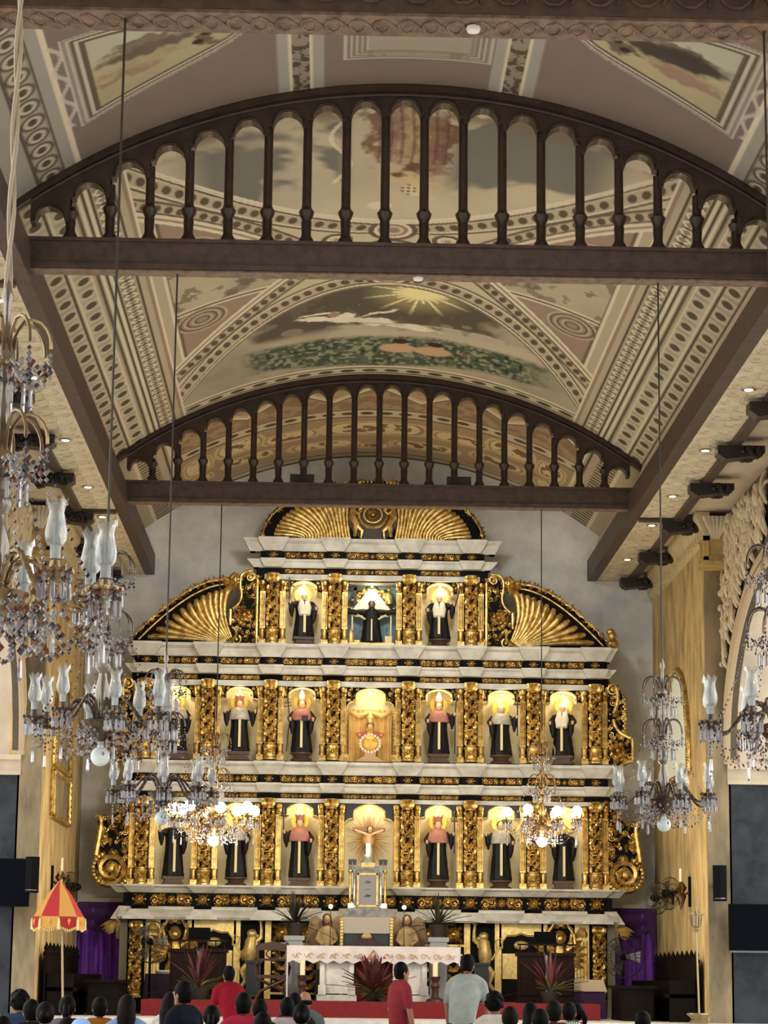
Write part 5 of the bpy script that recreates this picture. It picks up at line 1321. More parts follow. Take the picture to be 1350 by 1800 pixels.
# ---- canopy frame below the tabernacle
SILV = mat('silver_plate', (196, 196, 190), .25, .85, noise=.3, nscale=10, rgb2=(150, 150, 146)); GREYC = mat('grey_veil', (170, 162, 152), .6)
t = thing('tabernacle_canopy', 'dark draped throne with gilt posts and pale valance below the tabernacle', 'throne', (.70, 43.15, ZP1))
MB().box(-.46, .46, -.2, .24, .0, 1.68).obj('throne_body', mat('dark_blue_drape', (50, 56, 64), .7), t)
MB().box(-.42, .42, -.24, -.2, 1.42, 1.70).obj('valance', GREYC, t)
for s in (-1, 1):
    p = MB(); p.tube([(s*.44, -.24, .3), (s*.44, -.24, 1.68)], .03, 8)
    for k in range(22): p.ball((s*.44, -.26, .5+.055*k), .03, 6, 4, (1.3, 1, .7))
    p.obj('gilt_post', GOLDP, t)
a = MB().prismy([(-.30, 0), (-.30, .1), (-.18, .16), (0, .2), (.18, .16), (.30, .1), (.30, 0)], -.36, -.2); a.box(-.28, .28, -.34, -.2, -.35, 0); a.obj('dark_aedicule', mat('dark_red_wood', (52, 22, 24), .5), t, (0, 0, 1.13))
MB().lathe([(.09, 0), (.1, .03), (.06, .08), (.02, .1)], 12, (0, -.3, 1.33)).obj('gilt_cresting', GOLDP, t)
MB().box(-.09, .09, -.4, -.34, .82, 1.14).obj('white_case', WHITE, t); MB().tube([(.055*math.cos(q), -.405, .98+.055*math.sin(q)) for q in np.linspace(0, 2*PI, 15)], .012, 5).obj('ring', BLACKPL, t)
# ---- tabernacle
t = thing('tabernacle', 'silver tabernacle with gilt columns and engraved door above the altar', 'tabernacle', (.71, 43.15, ZP1+1.70))
MB().box(-.36, .36, -.2, .16, 0, .06).box(-.33, .33, -.18, .15, .06, .12).box(-.36, .36, -.2, .16, .12, .17).obj('base_steps', SILV, t)
MB().box(-.22, .22, -.12, .14, .17, .86).obj('body', SILV, t)
d = MB().box(-.15, .15, -.15, -.12, .22, .74).obj('door', mat('grey_engraved_silver', (150, 148, 146), .35, .7), t)
fr = MB(); 
for x in (-.17, .17): fr.box(x-.018, x+.018, -.17, -.12, .2, .78)
for z in (.2, .76): fr.box(-.185, .185, -.17, -.12, z-.018, z+.018)
fr.obj('door_frame', GOLDP, t)
em = MB()
for z in (.36, .6):
    for k in range(5): leaf(em, -.06+.03*k, z+.012*math.sin(k*2), .05, .014, PI/2+(k-2)*.5, .015, -.151)
em.tube([(-.05, -.152, .48), (.05, -.152, .5)], .008, 4); em.obj('engraving', SILV, d)
for x in (-.31, -.235, .235, .31):
    cmx = MB().lathe([(.035, .17), (.04, .2), (.022, .23), (.026, .5), (.02, .76), (.038, .8), (.04, .83)], 10, (x, -.14, 0)).obj('colonnette', GOLD if abs(x) > .3 else SILV, t)
    MB().box(x-.035, x+.035, -.18, -.1, .83, .92).obj('pier_block', SILV, t)
    f = MB()
    for k in range(5): f.tube([(x+(k-2)*.012, -.14, .92), (x+(k-2)*.016, -.14, 1.02)], .008, 5)
    f.box(x-.03, x+.03, -.16, -.12, .92, .97); f.obj('dark_finial', mat('dark_finial', (60, 60, 60), .5), t)
MB().box(-.24, .24, -.17, .1, .84, .9).obj('entablature', SILV, t); MB().box(-.12, .12, -.19, .1, .88, .96).obj('gilt_plaque', GOLDP, t)
MB().lathe([(.13, .96), (.125, 1.0), (.1, 1.06), (.05, 1.11), (.004, 1.13)], 16, (0, -.05, 0), sy=.8).obj('dome', mat('grey_green_dome', (150, 154, 138), .4, .4), t)
gl = MB()
for x in (-.3, .3): gl.box(x-.04, x+.04, -.22, -.14, .17, .24)
gl.obj('white_light', mat('small_white_lamp', (255, 250, 235), .3, emit=(255, 250, 235), estr=3), t)
MB().box(-.03, .03, -.12, -.06, 1.13, 1.3).obj('candle_light', mat('white_flame_lamp', (255, 246, 220), .3, emit=(255, 240, 200), estr=14), t)
# ---- angels with lamps
AST = mat('aged_ivory_statue', (176, 150, 108), .6, noise=.3, nscale=8); WINGM = mat('tan_wing', (160, 136, 104), .65, noise=.3, nscale=8)
for s, lb, cx in ((-1, 'left', -.0), (1, 'right', 1.42)):
    t = thing('angel_statue', 'tan winged angel statue holding a pole lamp %s of the throne' % lb, 'statue', (cx, 43.1, ZP1))
    MB().box(-.2, .2, -.18, .18, 0, .75).box(-.24, .24, -.2, .2, .7, .78).obj('plinth', mat('dark_plinth', (60, 58, 56), .6), t)
    b = MB(); b.lathe([(.15, .78), (.16, .85), (.13, 1.1), (.12, 1.3), (.13, 1.42), (.12, 1.5), (.045, 1.56), (.04, 1.6)], 18, sy=.75, mod=lambda a, z: 1+(.05*math.cos(a*8) if z < 1.2 else 0))
    for q in (-1, 1): b.tube([(q*.11, 0, 1.47), (q*.18, -.05, 1.3), (q*.07, -.16, 1.22)], [.045, .04, .03], 8)
    m_ = remesh(b, .016, 1); m_.materials.append(AST); link('body', m_, t)
    MB().ball((0, -.03, 1.66), .07, 12, 9, (.9, 1, 1.15)).ball((0, -.1, 1.655), .013, 6, 4).obj('head', AST, t); MB().ball((0, .005, 1.68), .082, 12, 8, (1, 1, 1.05)).lathe([(.08, 1.56), (.085, 1.66)], 12, (0, .02, 0)).obj('hair', mat('brown_hair', (70, 50, 36), .7), t)
    for q in (-1, 1):
        w = MB()
        w.prismy([(q*.06, 1.5), (q*.1, 1.66), (q*.2, 1.74), (q*.3, 1.68), (q*.34, 1.5), (q*.32, 1.2), (q*.24, .95), (q*.16, .85), (q*.12, 1.1)][::q], .1, .14)
        for k in range(5): leaf(w, q*(.14+.03*k), 1.6, .55-.03*k, .045, -PI/2+q*(.05+.06*k), .02, .1)
        w.obj('wing', WINGM, t)
    pl = MB().tube([(s*-.06, -.2, .8), (s*-.06, -.2, 1.86)], .008, 6); pl.obj('lamp_pole', BRASS, t)
    MB().ball((s*-.06, -.2, 1.88), .035, 10, 8).obj('lamp_bulb', mat('warm_bulb', (255, 220, 150), .3, emit=(255, 214, 140), estr=25), t)
# ---- plants
def plant(name, label, pos, h, n, spread, mats, pot=True, low=None, seed=0, width=.05, poth=.3, pedestal=None):
    rnd = random.Random(seed); t = thing(name, label, 'plant', pos)
    z0 = 0
    if pedestal:
        MB().box(-.15, .15, -.15, .15, 0, pedestal-.08).box(-.18, .18, -.18, .18, pedestal-.08, pedestal).box(-.18, .18, -.18, .18, 0, .06).obj('pedestal', mat('grey_pedestal', (150, 154, 156), .5), t); z0 = pedestal
    if pot: MB().lathe([(.11, 0), (.16, poth*.7), (.18, poth), (.15, poth), (.13, poth*.8)], 14, (0, 0, z0)).obj('pot', mat('dark_pot', (46, 40, 38), .5), t)
    zb = z0+(poth*.9 if pot else .02)
    def blade(l, a, el, w, m):
        b = MB(); vs = []; k = 6
        for i in range(k):
            q = i/(k-1); r = l*q*math.cos(el)*(1+.25*q); z = l*q*math.sin(el)-.35*l*q*q*(1-math.sin(el)*.8); ww = w*math.sin(PI*(.08+.9*q))
            nx, ny = -math.sin(a), math.cos(a)
            x, y = r*math.cos(a), r*math.sin(a)
            vs += [(x+nx*ww, y+ny*ww, zb+z+.01), (x, y, zb+z), (x-nx*ww, y-ny*ww, zb+z+.01)]
        b.add(vs, [(i*3+j, i*3+j+1, (i+1)*3+j+1, (i+1)*3+j) for i in range(k-1) for j in (0, 1)])
        b.obj('leaf', m, t)
    for k in range(n): blade(h*rnd.uniform(.7, 1.1), rnd.uniform(0, 2*PI), PI/2-abs(rnd.gauss(0, spread)), width*rnd.uniform(.7, 1.2), rnd.choice(mats))
    if low:
        for k in range(low[0]): blade(low[1]*rnd.uniform(.7, 1.1), rnd.uniform(0, 2*PI), rnd.uniform(.15, .9), .02, low[2])
    return t
TI = [mat('dark_red_leaf', (70, 28, 32), .45), mat('maroon_leaf', (96, 36, 42), .45), mat('brown_leaf', (78, 44, 40), .5)]
GR = mat('green_fern_leaf', (96, 110, 56), .5); DG = [mat('dark_green_leaf', (40, 46, 32), .5), mat('black_green_leaf', (30, 26, 24), .5), mat('olive_leaf', (58, 60, 38), .5)]
plant('leafy_plant', 'maroon-leaved plant with green fern at the foot of the altar', (.80, 40.7, ZP2), .68, 64, .75, TI, True, (60, .42, GR), 1, .065, .12)
plant('leafy_plant', 'thin reddish-brown leafy plant before the left dark lectern', (-2.1, 40.4, ZP2), .75, 34, .6, TI, True, (24, .4, GR), 2, .03, .2)
plant('leafy_plant', 'thin reddish leafy plant before the right dark lectern', (3.72, 40.4, ZP2), .75, 30, .55, TI, True, (24, .4, GR), 3, .03, .2)
plant('potted_palm', 'dark cycad on a grey pedestal left of the tabernacle', (-.57, 42.75, ZP1), .6, 34, .7, DG, True, (20, .3, DG[2]), 4, .025, .22, 1.36)
plant('potted_palm', 'dark cycad on a grey pedestal right of the tabernacle', (1.96, 42.75, ZP1), .6, 34, .7, DG, True, (20, .3, DG[2]), 5, .025, .22, 1.36)
# ---- lecterns with monitors
LW = mat('dark_mahogany', (30, 18, 17), .55, noise=.3, nscale=5, spec=.08)
for x, lb in ((-2.18, 'left'), (3.74, 'right')):
    t = thing('wooden_lectern', 'dark mahogany lectern with open rail top on the %s of the altar' % lb, 'lectern', (x, 41.55, ZP2))
    MB().box(-.47, .47, -.2, .2, 0, .82).box(-.5, .5, -.23, .23, .0, .07).box(-.5, .5, -.23, .23, .78, .84).obj('body', LW, t)
    for q in (-.24, .24): MB().box(q-.19, q+.19, -.225, -.2, .13, .72).obj('panel', LW, t)
    rl = MB()
    for k in range(7): rl.tube([(-.45+.15*k, -.2, .84), (-.45+.15*k, -.2, .97)], .012, 5)
    rl.box(-.5, .5, -.22, -.18, .96, .99); rl.obj('top_rail', LW, t)
    m = thing('monitor', 'small black monitor on a stand behind the %s lectern rail' % lb, 'monitor', (x+.0, 41.62, ZP2+.84))
    MB().box(-.1, .1, -.06, .06, 0, .015).obj('stand_base', BLACKPL, m); MB().box(-.02, .02, -.01, .02, .01, .14).obj('stand_neck', BLACKPL, m)
    MB().box(-.19, .19, -.03, .01, .13, .36).obj('monitor_case', BLACKPL, m); MB().box(-.175, .175, -.032, -.03, .145, .345).obj('screen', mat('dark_screen', (8, 9, 12), .5, spec=.03), m)
    MB().tube([(.0, -.26, .05), (.0, -.26, .8)], .02, 8).obj('steel_tube', mat('steel_tube', (120, 124, 130), .3, .7), t)
# ---- carved X-frame chair
t = thing('carved_chair', 'carved dark wooden chair with curved crossing legs left of the altar', 'chair', (-.93, 42.1, ZP2))
CW = mat('carved_brown_wood', (64, 36, 32), .5)
MB().box(-.27, .27, -.2, .22, .36, .42).obj('seat', CW, t)
b = MB(); 
for x in (-.26, .26): b.tube([(x, .2, .4), (x, .24, .92), (x*.9, .24, .98)], .028, 7)
b.box(-.26, .26, .2, .24, .66, .7); b.box(-.26, .26, .2, .24, .84, .9); b.tube([(.12*math.cos(a), .22, .78+.08*math.sin(a)) for a in np.linspace(0, 2*PI, 15)], .014, 5)
b.prismy([(-.26, .9), (.26, .9), (.2, .96), (.0, .99), (-.2, .96)], .2, .24); b.obj('backrest', CW, t)
for yy in (-.18, .2):
    for s in (-1, 1): MB().tube([(s*.28, yy, 0), (s*.2, yy, .14), (0, yy, .24), (-s*.2, yy, .33), (-s*.26, yy, .38)], .026, 7).obj('leg', CW, t)
for s in (-1, 1): MB().tube([(s*.28, -.2, .42), (s*.3, -.2, .56), (s*.28, 0, .6), (s*.26, .22, .6)], .024, 7).obj('armrest', CW, t)
# ---- altar candlesticks
for x, lb in ((-.40, 'left'), (1.84, 'right')):
    t = thing('candlestick', 'thick cream candle on a dark stand at the %s end of the altar' % lb, 'candle', (x, 41.15, ZP2))
    MB().lathe([(.16, 0), (.15, .04), (.06, .08), (.05, .2), (.08, .26), (.05, .32), (.08, .38), (.09, .42)], 14).obj('stand', CW, t)
    MB().lathe([(.045, .42), (.045, .66), (.01, .66)], 12).obj('candle', mat('cream_wax', (238, 224, 186), .6), t)
# ---- small draped tables at the sides
t = thing('side_table', 'small table under a purple cloth with a crumpled cream cloth on top', 'table', (4.48, 42.2, ZP1)); PUR = mat('purple_cloth', (62, 34, 84), .8)
MB().frus((-.36, .36, -.25, .25), 0, (-.32, .32, -.22, .22), .5).obj('purple_cloth', PUR, t)
MB().frus((-.36, .36, -.26, .26), .46, (-.3, .3, -.2, .2), .66).obj('cream_cloth', mat('cream_cloth', (206, 190, 166), .8), t)
t = thing('side_table', 'small table under a dark purple cloth below the left gilded angel', 'table', (-2.85, 42.7, ZP1))
MB().frus((-.34, .34, -.25, .25), 0, (-.3, .3, -.22, .22), .68).obj('purple_cloth', mat('dark_purple_cloth', (36, 26, 48), .8), t); MB().lathe([(.12, .68), (.15, .72), (.14, .74)], 12).obj('white_basin', WHITE, t)
# ---- purple curtains in side doorways
PC = mat('purple_velvet', (150, 84, 226), .7, noise=.3, nscale=3, rgb2=(100, 48, 168), stretch=(6, 1, .4)); PD = mat('dark_purple_velvet', (70, 30, 104), .7)
for x0, x1, lb in ((-4.6, -3.55, 'left'), (5.05, 6.08, 'right')):
    t = thing('door_curtain', 'purple velvet curtain with dark swagged top in the doorway %s of the altarpiece' % lb, 'curtain', (x0, 44.86, ZP1))
    W = x1-x0; n = 80; vs = []
    for zz in (0, 1.95):
        for k in range(n+1): x = W*k/n; vs.append((x, .035*math.sin(x*38)+.02*math.sin(x*13+1), zz))
    MB().add(vs, [(k, k+1, n+2+k, n+1+k) for k in range(n)]).obj('drape', PC, t)
    sw = MB(); n = 24; vs = []
    for j in range(9):
        for k in range(n+1):
            q = k/n; dr = 1-(2*q-1)**2
            vs.append((W*q, -.06-.03*math.sin(j*1.9)*dr, 1.98-j*(.035+.035*dr)))
    sw.add(vs, [(j*(n+1)+k, (j+1)*(n+1)+k, (j+1)*(n+1)+k+1, j*(n+1)+k+1) for j in range(8) for k in range(n)]); sw.obj('swag', PD, t)
    for s in (0, 1):
        ta = MB(); xx = W*s; ta.add([(xx, -.07, 1.98), (xx+(.2 if s == 0 else -.2), -.07, 1.98), (xx+(.14 if s == 0 else -.14), -.08, 1.5), (xx, -.08, 1.2)], [(0, 1, 2, 3)]); ta.obj('side_tail', PD, t)
    MB().box(-.03, W+.03, -.1, .1, 1.97, 2.04).box(-.06, 0, -.1, .1, 0, 2.04).obj('door_frame', mat('pale_door_frame', (186, 182, 172), .7), t)
# ---- processional umbrella
t = thing('processional_umbrella', 'red and yellow paneled processional umbrella with tasselled valance on a pole', 'umbrella', (-4.18, 37.95, ZP1))
UR, UY = mat('umbrella_red', (160, 28, 34), .8), mat('umbrella_yellow', (190, 142, 66), .8); FRG = mat('cream_fringe', (226, 206, 140), .8)
MB().tube([(.12, 0, 0), (.02, 0, 2.1)], .018, 8).obj('pole', mat('pale_pole', (170, 150, 116), .5, .3), t)
zt, zr, R = 2.10, 1.52, .39; n = 8
for k in range(n):
    a0, a1 = 2*PI*(k+.15)/n, 2*PI*(k+1.15)/n; q = lambda a, r, z: (r*math.cos(a), r*math.sin(a), z)
    m_ = UR if k % 2 == 1 else UY
    g = MB().add([q(a0, R, zr), q(a1, R, zr), (0, 0, zt), q(a0, R*.5, zr+.33), q(a1, R*.5, zr+.33)], [(0, 1, 4, 3), (3, 4, 2)]); g.obj('gore', m_, t)
    v2 = MB().add([q(a0, R+.005, zr), q(a1, R+.005, zr), q(a1, R+.01, zr-.14), q((a0+a1)/2, R+.01, zr-.2), q(a0, R+.01, zr-.14)], [(0, 1, 2, 3, 4)]); vo = v2.obj('valance_panel', UR if k % 2 == 0 else UY, t)
    am = (a0+a1)/2; em = MB(); em.tube([q(am-.05, R+.018, zr-.05), q(am, R+.018, zr-.12), q(am+.05, R+.018, zr-.05)], .007, 4); em.tube([q(am, R+.018, zr-.03), q(am, R+.018, zr-.13)], .006, 4); em.obj('emblem', mat('pale_gold_thread', (222, 170, 110), .6), vo)
    fr = MB()
    for i in range(10):
        w = i/9; a = a0+(a1-a0)*w; zz = zr-.14-.06*(1-abs(2*w-1)); fr.tube([q(a, R+.012, zz), q(a, R+.012, zz-.035)], .008, 4)
    fr.obj('fringe', FRG, vo)
    MB().lathe([(.022, zr-.2), (.02, zr-.08), (.008, zr-.02)], 6, q(a0, R+.02, 0)[:2]+(0,)).obj('tassel', FRG, t)
MB().lathe([(.012, zt-.02), (.03, zt+.02), (.012, zt+.05), (.02, zt+.09), (.002, zt+.2)], 10).obj('finial', BRASS, t)
# ---- processional lantern pole
t = thing('processional_lantern', 'tall silver processional lantern on a thin pole at the right', 'lantern', (5.82, 38.0, ZP1))
SB = mat('pale_silver_gilt', (158, 144, 110), .3, .6)
MB().lathe([(.14, 0), (.16, .03), (.12, .06), (.15, .1), (.2, .14), (.19, .16), (.05, .14)], 14).obj('base', SB, t); MB().tube([(0, 0, .1), (-.03, 0, 1.42)], .017, 8).obj('pole', SB, t)
lt = MB().lathe([(.015, 1.4), (.05, 1.44), (.03, 1.47), (.07, 1.5), (.085, 1.6), (.1, 1.66), (.06, 1.7), (.02, 1.76), (.008, 1.83)], 8, (-.03, 0, 0)); 
for k in range(6): a = 2*PI*k/6; lt.tube([(-.03+.085*math.cos(a), .085*math.sin(a), 1.5), (-.03+.1*math.cos(a), .1*math.sin(a), 1.68)], .01, 5); lt.ball((-.03+.11*math.cos(a), .11*math.sin(a), 1.68), .016, 6, 4)
lt.obj('lantern_head', SB, t)
# ---- framed niches / mirrors on the ochre side walls
def wall_frame(s, y0, y1, z0, z1, label, arched, paneA):
    X = XC+s*5.355; t = thing('gilt_wall_frame', label, 'frame', (X, (y0+y1)/2, z0)); w = (y1-y0)/2; h = z1-z0
    if arched: pts = [(-w, 0), (-w, h-w)]+[(-w*math.cos(a), h-w+w*math.sin(a)) for a in np.linspace(.2, PI-.2, 10)]+[(w, h-w), (w, 0), (-w, 0)]
    else: pts = [(-w, 0), (-w, h), (w, h), (w, 0), (-w, 0)]
    g = MB(); g.tube([(-s*.02, y, z) for y, z in pts], .05, 8); g.tube([(-s*.045, y*.9, .03+z*.96) for y, z in pts], .025, 6)
    rnd = random.Random(2)
    for (a, b) in zip(pts[:-1], pts[1:]):
        for q in np.linspace(0, 1, 8): g.ball((-s*.06, a[0]+(b[0]-a[0])*q, a[1]+(b[1]-a[1])*q), .025, 5, 4)
    g.obj('frame', GOLD, t)
    MB().prismx(pts[:-1] if s > 0 else pts[:-1][::-1], -.012, .012).obj('pane', paneA, t)
MIRR = mat('pale_window_pane', (226, 228, 214), .3, emit=(235, 240, 225), estr=.1)
wall_frame(1, 40.35, 43.4, 4.95, 6.85, 'arched gilt frame around a bright pale pane on the right ochre wall', True, MIRR)
wall_frame(-1, 40.0, 42.5, 4.9, 6.6, 'arched gilt frame high on the left ochre wall', True, TANP)
wall_frame(-1, 39.95, 42.6, 4.05, 4.8, 'rectangular gilt frame on the left ochre wall below the arched one', False, TANP)
# ---- speakers and screens on the piers
def speaker(s, label, x):
    t = thing('wall_speaker', label, 'speaker', (x, 38.42, 2.72))
    MB().prismz([(-.09, 0), (-.11, -.14), (0, -.2), (.11, -.14), (.09, 0)], 0, .56).obj('cabinet', BLACKPL, t, ang=30)
    MB().tube([(-.09, -.165, .04), (0, -.207, .04), (.09, -.165, .04)], .008, 4).obj('badge', SILV, t); MB().box(-.03, .03, 0, .3, .22, .3).obj('bracket', BLACKPL, t)
speaker(-1, 'black curved wall speaker on the left pier beside the hanging screen', -4.66); speaker(1, 'black curved wall speaker on the right pier above the dark screen', 6.22)
SCR = mat('switched_off_screen', (8, 11, 20), .5, spec=.03); 
for x0, x1, z0, z1, lb in ((-5.75, -4.7, 2.5, 3.25, 'left'), (6.36, 7.5, 1.95, 2.68, 'right')):
    t = thing('wall_screen', 'large switched-off flat screen before the grey marble at the %s edge' % lb, 'television', ((x0+x1)/2, 38.3, z0))
    w = (x1-x0)/2; h = z1-z0
    MB().box(-w, w, 0, .07, 0, h).obj('housing', BLACKPL, t); MB().box(-w+.015, w-.015, -.004, 0, .02, h-.015).obj('screen', SCR, t); MB().box(-.05, .05, .07, YPR-38.3, h*.4, h*.6).obj('mount', BLACKPL, t)
    if lb == 'right': MB().box(-w, w, -.01, .07, -.03, 0).obj('lower_rail', mat('dull_steel', (96, 100, 104), .5, .5), t)
# ---- wall fans and sconces
CAGE = mat('dark_wire', (52, 50, 50), .5, .4)
def fan_head(t, c, tilt, r, parent_pole=None):
    b = MB(); M = Matrix.Translation(c) @ Euler(tilt).to_matrix().to_4x4(); q = MB()
    for rr, y in ((r, 0), (r*.97, -.05), (r*.6, -.07), (r*.3, -.075)): q.tube([(rr*math.cos(a), y, rr*math.sin(a)) for a in np.linspace(0, 2*PI, 25)], .006, 4)
    for k in range(28): a = 2*PI*k/28; q.tube([(.05*math.cos(a), -.08, .05*math.sin(a)), (r*.6*math.cos(a), -.07, r*.6*math.sin(a)), (r*math.cos(a), 0, r*math.sin(a))], .0035, 4)
    b.merge(q, M); b.obj('cage', CAGE, t)
    bl = MB()
    for k in range(3):
        a0 = 2*PI*k/3; bl.add([tuple(M @ Vector(p)) for p in ((.03*math.cos(a0), -.02, .03*math.sin(a0)), (r*.85*math.cos(a0-.3), -.035, r*.85*math.sin(a0-.3)), (r*.9*math.cos(a0+.35), -.005, r*.9*math.sin(a0+.35)), (.05*math.cos(a0+.9), -.01, .05*math.sin(a0+.9)))], [(0, 1, 2, 3)])
    bl.obj('blades', mat('smoky_blade', (70, 66, 64), .3, alpha=.8), t)
    mo = MB(); mo.merge(MB().ball((0, .05, 0), .07, 10, 8, (1, 1.5, 1)), M); mo.obj('motor', BLACKPL, t)
def wall_fan(s, y, z, label, tilt, r=.24, u=5.1):
    X = XC+s*5.36; t = thing('wall_fan', label, 'fan', (X, y, z))
    fan_head(t, (-s*(5.36-u), -.1, 0), tilt, r)
    MB().tube([(0, 0, .02), (-s*.12, -.03, .03), (-s*(5.36-u), 0, 0)], .018, 6).obj('wall_arm', BLACKPL, t); MB().box(-.01-(.02 if s > 0 else 0), .01+(.02 if s < 0 else 0), -.06, .06, -.1, .1).obj('wall_plate', BLACKPL, t)
wall_fan(1, 42.6, 2.9, 'grey wire wall fan nearest the right purple curtain', (.1, 0, .6), .28, 5.05); wall_fan(1, 41.6, 2.95, 'grey wire wall fan beside the brass sconce on the right wall', (.1, 0, .8), .28, 5.12)
wall_fan(-1, 42.3, 2.98, 'dark wire wall fan behind the umbrella tip on the left wall', (0, .2, -.9), .24, 5.2); wall_fan(-1, 41.2, 2.9, 'dark tilted wall fan turned edge-on behind the umbrella', (.3, .5, -1.15), .24, 5.05)
for s, y, z, lb in ((1, 40.6, 2.85, 'right wall near the two fans'), (-1, 40.6, 2.9, 'left wall above the umbrella')):
    X = XC+s*5.36; t = thing('wall_sconce', 'brass candle sconce with white candle on the '+lb, 'sconce', (X, y, z))
    MB().box(-.03, .03, -.08, .08, -.15, .35).obj('back_plate', BLACKPL, t)
    b = MB().lathe([(.01, -.2), (.03, -.14), (.06, -.06), (.09, .02), (.05, .08), (.1, .16), (.06, .22), (.03, .26)], 12, (-s*.16, 0, 0)); b.tube([(0, 0, .1), (-s*.16, 0, .02)], .02, 6)
    for q in (-1, 1): b.tube([(-s*.16, 0, .1), (-s*.16, q*.16, .08), (-s*.16, q*.2, .2)], .012, 5)
    b.obj('brass_body', BRASS, t); MB().lathe([(.028, .26), (.028, .48), (.005, .49)], 10, (-s*.16, 0, 0)).obj('candle', mat('white_wax', (236, 228, 208), .5), t)
# large pedestal fans
for x, y, lb, r in ((-3.05, 42.2, 'before the left gilded angel', .36), (5.2, 42.6, 'before the right purple curtain', .36)):
    t = thing('pedestal_fan', 'large dark wire pedestal fan standing '+lb, 'fan', (x, y, ZP1)); z = 1.22 if x < 0 else 1.05
    MB().lathe([(.22, 0), (.22, .03), (.05, .06), (.03, .1)], 16).tube([(0, 0, .05), (0, 0, z)], .022, 8).obj('stand', BLACKPL, t); fan_head(t, (0, -.06, z), (.05, 0, .3 if x < 0 else -.3), r)
# ---- choir stalls against the side walls
SW = mat('black_brown_stall_wood', (24, 18, 15), .6, noise=.3, nscale=5, spec=.06)
for s, lb in ((-1, 'left'), (1, 'right')):
    X = XC+s*5.27; t = thing('choir_stall', 'dark wooden choir stall with pinnacled back along the %s wall' % lb, 'bench', (X, 41.6, ZP1)); f = lambda a, b: (min(-s*a, -s*b), max(-s*a, -s*b))
    MB().box(*f(.0, .06), -2.4, 2.5, 0, .95).obj('back_panel', SW, t); MB().box(*f(.06, .5), -2.4, 2.5, .38, .44).obj('seat', SW, t)
    for k in range(6): MB().box(*f(.04, .48), -.02, .02, 0, .66).obj('divider', SW, t, (0, -2.38+.97*k, 0))
    for k in range(10):
        MB().lathe([(.05, .93), (.06, .98), (.03, 1.02), (.045, 1.06), (.004, 1.16)], 8, (-s*.03, 0, 0)).obj('pinnacle', SW, t, (0, -2.35+.53*k, 0))
        if k < 9: MB().prismx([(0, .95), (.53, .95), (.4, 1.0), (.265, 1.05), (.13, 1.0)], -s*.01, -s*.05).obj('crest', SW, t, (0, -2.35+.53*k, 0))
    t2 = thing('prayer_desk', 'low black prayer desk in front of the %s choir stall' % lb, 'desk', (XC+s*4.46, 40.6, ZP1))
    MB().box(-.14 if s < 0 else -.34, .34 if s < 0 else .14, -.9, .9, 0, .52).obj('body', SW, t2); MB().box(-.2 if s < 0 else -.4, .4 if s < 0 else .2, -.95, .95, .52, .57).obj('slanted_top', SW, t2)
# ---- ceiling odds and ends
for (x, y, z, w) in ((1.08, YB1+.2, 9.06, 'top carved beam'), (.9, YB2+.1, 9.1, 'arcaded beam in the middle of the picture')):
    o = MB().lathe([(.055, 0), (.06, -.02), (.05, -.045), (.02, -.055)], 14).obj('smoke_detector', mat('white_plastic', (236, 236, 232), .4), None, (x, y, z)); tag(o, 'round white smoke detector under the '+w, 'detector')
for x, w in ((-.53, 'left'), (2.08, 'right')):
    t = thing('floodlight', 'grey box floodlight standing on the far tie beam, %s of centre' % w, 'floodlight', (x, YB3+.3, 9.44))
    MB().box(-.2, .2, .02, .2, .04, .22).obj('housing', mat('grey_housing', (70, 72, 74), .5), t); MB().box(-.03, .03, -.06, .15, 0, .05).obj('foot', BLACKPL, t); MB().box(-.18, .18, .2, .205, .06, .2).obj('lens', mat('flood_lens', (250, 250, 240), .3, emit=(255, 248, 230), estr=4), t)
    l = lamp('flood_light', 'SPOT', (0, .24, .13), 190, (1, .96, .88), .3, t, spot_size=1.9, spot_blend=.8)
    l.rotation_euler = Vector((0, 5.4, -4.2)).to_track_quat('-Z', 'Y').to_euler()
